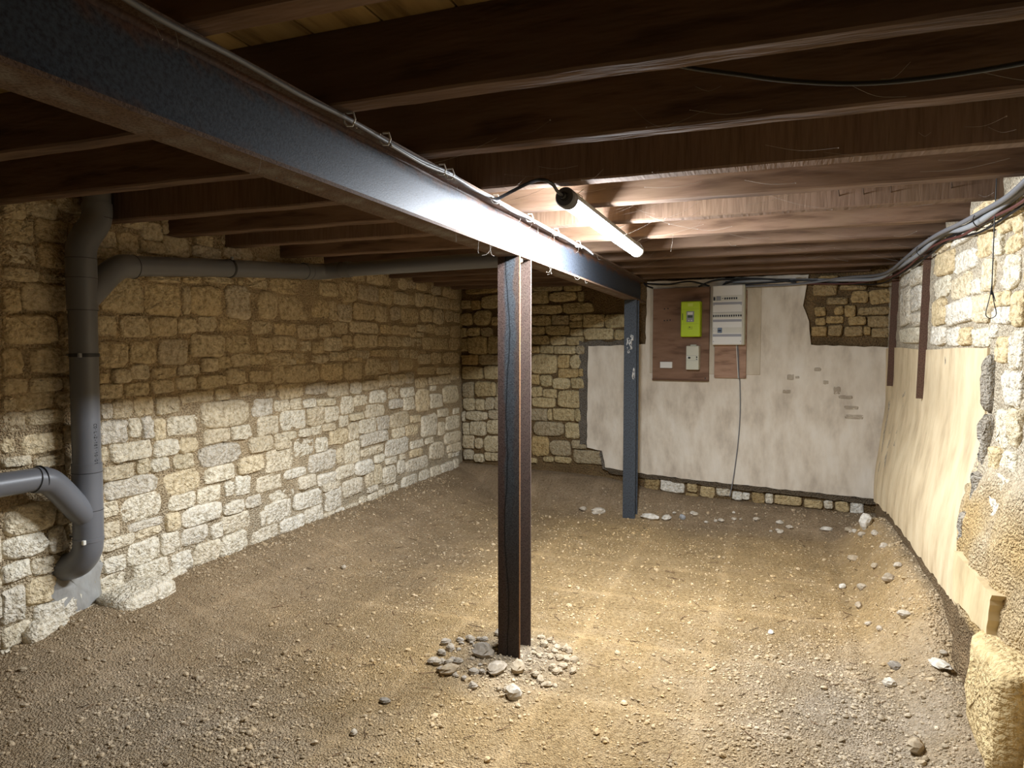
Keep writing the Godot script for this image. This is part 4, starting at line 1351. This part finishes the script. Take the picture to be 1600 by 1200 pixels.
# ---------------------------------------------------------------- the stones of each wall: place along the wall, height, width, height of stone (mm)
func left_stones() -> Array:
	return [
		[-5055, 2002, 246, 29, -3218, 2008, 122, 72, -3018, 1978, 132, 60, -2771, 2017, 43, 84, -2680, 1975, 140, 97, -2559, 1996, 104, 42, -2249, 2026, 133, 71, -2110, 1984, 144, 77, -1989, 1956, 91, 72, -6200, 1932, 401, 110, -5878, 1934, 225, 97, -5575, 1942, 191, 72],
		[-5394, 1944, 159, 77, -5228, 1937, 158, 102, -4984, 1941, 122, 93, -4795, 1939, 257, 91, -4561, 1925, 184, 58, -3349, 1942, 81, 74, -3236, 1939, 146, 61, -3046, 1917, 218, 64, -2836, 1922, 165, 106, -2694, 1897, 118, 61, -2619, 1895, 34, 57, -2538, 1898, 116, 93],
		[-2419, 1901, 96, 86, -2155, 1897, 144, 97, -2010, 1874, 138, 93, -6292, 1821, 215, 113, -6002, 1821, 346, 113, -5718, 1830, 191, 117, -5532, 1821, 151, 121, -5380, 1808, 122, 84, -5197, 1809, 231, 108, -4955, 1812, 213, 130, -4694, 1815, 299, 118, -4419, 1806, 225, 153],
		[-4169, 1805, 228, 109, -3978, 1793, 143, 124, -3725, 1787, 344, 100, -3439, 1784, 211, 66, -3302, 1781, 48, 34, -3128, 1773, 227, 38, -2934, 1758, 134, 42, -2156, 1788, 134, 108, -2010, 1775, 145, 93, -6342, 1699, 152, 104, -6153, 1699, 208, 117, -5921, 1691, 220, 148],
		[-5669, 1688, 220, 131, -5364, 1674, 329, 139, -5103, 1679, 152, 114, -4887, 1667, 184, 131, -4629, 1669, 304, 126, -4227, 1657, 93, 155, -4065, 1661, 219, 140, -3536, 1656, 181, 174, -3279, 1655, 205, 192, -2742, 1743, 224, 32, -2154, 1687, 123, 38, -2012, 1690, 155, 50],
		[-6285, 1557, 225, 127, -6003, 1554, 320, 84, -5743, 1570, 201, 81, -5562, 1569, 145, 57, -4375, 1649, 191, 134, -3792, 1649, 305, 177, -3032, 1650, 231, 160, -2890, 1641, 46, 154, -2741, 1636, 239, 178, -2497, 1645, 239, 190, -2115, 1605, 212, 116, -1967, 1582, 72, 106],
		[-5550, 1508, 137, 34, -5416, 1532, 131, 93, -5257, 1539, 173, 69, -5103, 1542, 130, 80, -4955, 1541, 166, 78, -4640, 1547, 420, 89, -4303, 1534, 216, 91, -4121, 1510, 135, 86, -3930, 1497, 224, 98, -3696, 1511, 237, 81, -3475, 1513, 195, 83, -3242, 1518, 271, 79],
		[-3033, 1519, 148, 80, -2891, 1507, 128, 83, -2735, 1494, 179, 104, -2560, 1491, 160, 104, -2411, 1489, 107, 104, -2201, 1482, 61, 117, -2047, 1464, 242, 127, -6274, 1430, 243, 127, -5944, 1431, 401, 114, -5661, 1433, 149, 117, -5481, 1431, 179, 85, -5297, 1444, 176, 83],
		[-5078, 1445, 236, 87, -4888, 1443, 117, 84, -4745, 1441, 134, 99, -4578, 1443, 186, 103, -4400, 1441, 131, 86, -4215, 1415, 227, 103, -4030, 1394, 130, 87, -3893, 1400, 134, 71, -3691, 1417, 251, 93, -3496, 1406, 131, 98, -3271, 1411, 209, 102, -3030, 1399, 257, 128],
		[-2796, 1367, 197, 141, -2609, 1363, 164, 115, -2433, 1353, 160, 124, -6193, 1291, 402, 118, -5866, 1295, 217, 113, -5617, 1291, 248, 95, -5417, 1336, 153, 78, -5243, 1344, 180, 75, -5055, 1345, 169, 60, -4846, 1349, 237, 51, -4620, 1338, 191, 62, -4457, 1345, 113, 60],
		[-4333, 1326, 134, 64, -4219, 1327, 82, 62, -4054, 1311, 236, 56, -3846, 1331, 172, 45, -3631, 1330, 249, 49, -3435, 1317, 132, 65, -3293, 1315, 159, 80, -3160, 1300, 105, 70, -3042, 1291, 117, 75, -2924, 1269, 104, 55, -2841, 1262, 42, 46, -2735, 1256, 158, 55],
		[-2584, 1265, 109, 72, -2131, 1330, 189, 112, -1963, 1326, 83, 114, -6011, 1174, 313, 67, -5655, 1182, 356, 68, -5292, 1248, 253, 102, -5094, 1239, 124, 107, -4829, 1237, 406, 131, -4477, 1216, 244, 138, -4209, 1220, 279, 124, -3871, 1215, 362, 123, -3625, 1219, 120, 123],
		[-3457, 1213, 197, 71, -3243, 1219, 156, 90, -3063, 1196, 201, 70, -2881, 1194, 144, 67, -2722, 1186, 148, 65, -2566, 1180, 150, 62, -2478, 1250, 95, 70, -2423, 1178, 131, 69, -2377, 1242, 55, 45, -2209, 1230, 45, 43, -2189, 1160, 81, 60, -2109, 1226, 148, 64],
		[-2053, 1155, 174, 74, -1970, 1225, 104, 66, -1940, 1154, 48, 58, -6287, 1136, 213, 128, -6045, 1088, 270, 93, -5800, 1083, 197, 80, -5558, 1074, 244, 96, -5350, 1125, 153, 103, -5143, 1122, 260, 104, -4917, 1121, 175, 105, -4712, 1095, 230, 83, -4514, 1083, 150, 95],
		[-4288, 1081, 276, 105, -4017, 1106, 254, 80, -3744, 1102, 281, 101, -3545, 1119, 98, 85, -3341, 1134, 163, 75, -3136, 1119, 119, 66, -2949, 1116, 241, 60, -2748, 1085, 159, 95, -2601, 1093, 122, 97, -2481, 1091, 117, 98, -2384, 1085, 60, 77, -2095, 1085, 178, 64],
		[-1961, 1073, 96, 88, -5302, 1006, 264, 85, -5065, 1011, 192, 98, -4818, 995, 266, 105, -4582, 983, 201, 81, -4388, 961, 175, 136, -4128, 1003, 226, 51, -3938, 1009, 142, 58, -3797, 1015, 129, 72, -3648, 1015, 159, 72, -3471, 1017, 195, 118, -3160, 1005, 390, 161],
		[-2848, 970, 216, 108, -2694, 966, 84, 114, -2614, 983, 72, 114, -2540, 992, 66, 100, -2426, 981, 150, 115, -2204, 1000, 53, 80, -2079, 973, 196, 86, -1943, 986, 67, 69, -6182, 934, 366, 179, -5854, 889, 267, 141, -5581, 918, 257, 213, -5328, 904, 209, 117],
		[-5108, 919, 231, 81, -4777, 889, 315, 107, -4513, 865, 183, 56, -4200, 911, 175, 114, -4009, 913, 195, 134, -3768, 910, 275, 140, -3519, 897, 203, 121, -3281, 883, 159, 83, -3085, 885, 207, 82, -2877, 859, 131, 84, -2732, 864, 165, 90, -2519, 878, 247, 95],
		[-2375, 877, 35, 77, -2204, 868, 48, 64, -2108, 889, 140, 50, -1968, 911, 123, 39, -6000, 765, 255, 82, -5452, 760, 198, 67, -5171, 777, 326, 137, -4911, 778, 195, 120, -4674, 778, 249, 118, -4475, 755, 139, 138, -4348, 847, 122, 85, -4154, 821, 155, 50],
		[-4016, 814, 119, 65, -3882, 813, 139, 52, -3684, 811, 223, 57, -3453, 791, 228, 95, -3110, 777, 331, 127, -2845, 776, 142, 82, -2687, 784, 116, 70, -2588, 790, 76, 82, -2447, 786, 181, 73, -5710, 673, 321, 213, -5392, 668, 233, 91, -5153, 667, 225, 88],
		[-4765, 671, 412, 96, -4280, 739, 252, 114, -4063, 709, 133, 99, -3868, 721, 236, 123, -3618, 664, 270, 150, -3361, 679, 228, 103, -3104, 667, 243, 94, -2839, 671, 271, 129, -2523, 702, 322, 95, -2017, 660, 236, 127, -6228, 649, 346, 149, -5974, 617, 162, 134],
		[-5129, 550, 421, 145, -4739, 572, 359, 65, -4454, 599, 224, 168, -4290, 593, 91, 120, -4078, 589, 330, 142, -3774, 557, 239, 64, -3287, 566, 128, 121, -3173, 563, 68, 87, -3020, 562, 177, 88, -2832, 562, 190, 88, -2574, 585, 262, 136, -2394, 615, 89, 77],
		[-2197, 552, 44, 76, -2180, 649, 84, 101, -6221, 498, 385, 117, -5716, 531, 172, 59, -5480, 530, 260, 74, -5468, 451, 239, 67, -4836, 493, 163, 69, -4613, 458, 264, 114, -4359, 467, 245, 95, -4125, 453, 218, 89, -3899, 476, 199, 88, -3524, 536, 260, 106],
		[-2968, 463, 304, 110, -2763, 466, 97, 92, -2594, 495, 228, 42, -2397, 514, 93, 79, -2132, 537, 80, 120, -1991, 548, 193, 97, -6251, 393, 349, 93, -5871, 415, 314, 173, -5192, 370, 137, 120, -5020, 449, 173, 57, -4817, 370, 130, 165, -3903, 351, 313, 115],
		[-3643, 445, 258, 76, -3378, 447, 139, 71, -3231, 352, 227, 109, -3213, 448, 171, 74, -2913, 358, 202, 101, -2745, 360, 121, 117, -2579, 358, 195, 117, -2430, 445, 203, 58, -2082, 436, 134, 74, -1950, 449, 119, 74, -5492, 347, 442, 116, -4993, 335, 223, 161],
		[-4681, 348, 108, 106, -4447, 334, 267, 134, -4204, 294, 215, 169, -3605, 339, 262, 140, -3452, 320, 45, 96, -3071, 340, 84, 83, -2621, 253, 220, 92, -2412, 345, 124, 79, -2069, 332, 165, 113, -1934, 310, 97, 146, -4431, 177, 160, 61, -4285, 171, 121, 78],
		[-4147, 190, 125, 40, -3968, 230, 206, 127, -3734, 222, 252, 95, -3693, 161, 112, 28, -3470, 215, 255, 101, -3204, 224, 209, 148, -2996, 236, 204, 119, -2813, 235, 147, 114, -2405, 242, 175, 121, -2326, 162, 144, 39, -2127, 202, 230, 145, -1945, 181, 127, 90],
		[-2271, 96, 201, 67, -1901, 114, 44, 44],
	]

func back_stones() -> Array:
	return [
		[-2703, 1961, 389, 54, -1988, 1959, 331, 62, -2401, 1950, 170, 99, -2229, 1943, 145, 98, -2062, 1869, 183, 114, -1821, 1871, 287, 89, -1726, 1948, 180, 61, -1642, 1865, 59, 88, -2884, 1832, 114, 85, -2768, 1823, 105, 96, -2602, 1847, 212, 130, -2404, 1751, 178, 75],
		[-2397, 1844, 163, 87, -2229, 1838, 145, 86, -1991, 1756, 326, 85, -1670, 1761, 304, 100, -2881, 1681, 150, 121, -2695, 1692, 208, 149, -2542, 1656, 84, 83, -2408, 1657, 185, 87, -2229, 1746, 145, 74, -2229, 1653, 145, 86, -2046, 1652, 215, 91, -1843, 1654, 178, 90],
		[-1686, 1673, 126, 55, -2797, 1553, 148, 84, -2647, 1551, 138, 84, -2397, 1557, 163, 87, -2229, 1555, 146, 86, -2080, 1556, 146, 80, -1874, 1558, 253, 90, -1688, 1610, 132, 64, -1515, 1639, 204, 126, -1308, 1634, 198, 124, -2917, 1548, 79, 97, -2055, 1467, 197, 86],
		[-1870, 1460, 160, 85, -1697, 1456, 174, 78, -1682, 1534, 120, 67, -1468, 1517, 296, 104, -1261, 1507, 107, 86, -2914, 1420, 86, 134, -2752, 1417, 225, 175, -2571, 1419, 109, 178, -2408, 1438, 185, 125, -2229, 1437, 146, 124, -2108, 1375, 90, 63, -1985, 1375, 144, 74],
		[-1800, 1370, 226, 73, -1636, 1372, 89, 78, -2844, 1272, 199, 103, -2617, 1273, 241, 102, -2394, 1313, 157, 100, -2228, 1314, 146, 99, -1811, 1260, 116, 124, -1680, 1261, 132, 123, -2401, 1187, 171, 126, -2228, 1190, 146, 124, -2014, 1232, 278, 189, -1761, 1153, 216, 84],
		[-1631, 1160, 45, 73, -2813, 1141, 262, 134, -2586, 1145, 179, 131, -2408, 1061, 186, 101, -2228, 1065, 146, 99, -2107, 1088, 90, 99, -1994, 1077, 123, 112, -1835, 1054, 184, 111, -1667, 1061, 140, 104, -2862, 963, 133, 160, -2662, 980, 253, 157, -2515, 979, 28, 144],
		[-2092, 969, 119, 97, -1953, 958, 146, 80, -2405, 935, 179, 126, -2228, 941, 146, 125, -2021, 869, 260, 97, -1735, 912, 277, 168, -2853, 821, 153, 126, -2720, 820, 98, 113, -2613, 833, 103, 129, -2525, 839, 61, 134, -2401, 815, 172, 88, -2228, 823, 146, 87],
		[-1952, 754, 41, 107, -1811, 761, 229, 117, -1660, 763, 62, 115, -2916, 692, 27, 103, -2768, 705, 257, 91, -2560, 726, 132, 90, -2405, 695, 179, 127, -2228, 704, 147, 125, -2065, 749, 173, 119, -2890, 567, 81, 126, -2748, 575, 191, 148, -2570, 602, 151, 135],
		[-2401, 569, 172, 101, -2228, 579, 147, 100, -1965, 620, 323, 140, -1713, 618, 170, 148, -2228, 453, 147, 125, -1653, 488, 152, 79, -1479, 500, 186, 78, -2864, 434, 134, 134, -2738, 428, 92, 103, -2582, 433, 206, 158, -2397, 442, 164, 127, -2055, 444, 191, 190],
		[-1844, 440, 220, 149, -1549, 377, 337, 125, -2861, 304, 114, 104, -2738, 279, 119, 80, -2576, 303, 193, 79, -2394, 321, 158, 89, -2227, 334, 147, 88, -2120, 300, 60, 44, -1966, 325, 106, 47, -1815, 333, 173, 59],
	]

func back_low_stones() -> Array:
	return [
		[226, 1924, 111, 35, 418, 1925, 144, 44, 593, 1853, 187, 44, 799, 1884, 92, 76, 399, 1841, 176, 94, 638, 1778, 116, 92, 774, 1773, 147, 110, 367, 1671, 77, 70, 486, 1749, 146, 54, 499, 1675, 62, 64, 574, 1671, 70, 88, 734, 1666, 216, 58],
		[371, 1594, 73, 55, 471, 1607, 120, 54, 623, 1594, 121, 63, 768, 1586, 152, 82, 363, 1519, 109, 75, 475, 1523, 98, 84, 605, 1516, 126, 73, 693, 1517, 45, 57, 782, 1502, 120, 67, -959, 184, 135, 107, -777, 184, 210, 106, -604, 188, 85, 78],
		[-473, 163, 125, 103, -346, 184, 114, 85, -232, 155, 80, 64, -162, 158, 51, 55, -65, 152, 96, 88, 19, 157, 60, 79, 161, 158, 209, 73, 457, 157, 64, 59, 656, 154, 96, 93, -607, 90, 111, 90, 350, 149, 137, 67, 552, 150, 97, 79],
	]

func right_stones() -> Array:
	return [
		[-3372, 1954, 290, 64, -5152, 1853, 359, 114, -4115, 1932, 351, 106, -3722, 1887, 406, 35, -3358, 1887, 261, 58, -3118, 1857, 206, 78, -2973, 1890, 83, 51, -4806, 1822, 288, 110, -4074, 1812, 399, 114, -3677, 1777, 374, 93, -3371, 1810, 238, 96, -3183, 1781, 104, 75],
		[-3017, 1764, 199, 66, -2965, 1826, 82, 58, -5147, 1657, 359, 255, -4797, 1682, 309, 144, -4133, 1698, 370, 103, -3751, 1668, 368, 107, -3318, 1681, 176, 130, -3034, 1662, 202, 127, -4767, 1560, 284, 83, -4161, 1572, 275, 137, -3757, 1554, 508, 116, -3476, 1648, 141, 71],
		[-3149, 1572, 232, 54, -4964, 1466, 664, 99, -3380, 1548, 230, 117, -3125, 1507, 240, 63, -2946, 1524, 109, 128, -4160, 1448, 304, 100, -3864, 1439, 259, 86, -3627, 1435, 194, 80, -3394, 1429, 251, 80, -3213, 1449, 82, 52, -3099, 1376, 160, 101, -2944, 1376, 136, 143],
		[-2976, 1237, 202, 134, -3040, 1086, 161, 146, -2900, 1101, 106, 139, -3059, 961, 127, 86, -2911, 976, 154, 74, -2908, 887, 167, 79, -2907, 792, 184, 95],
	]
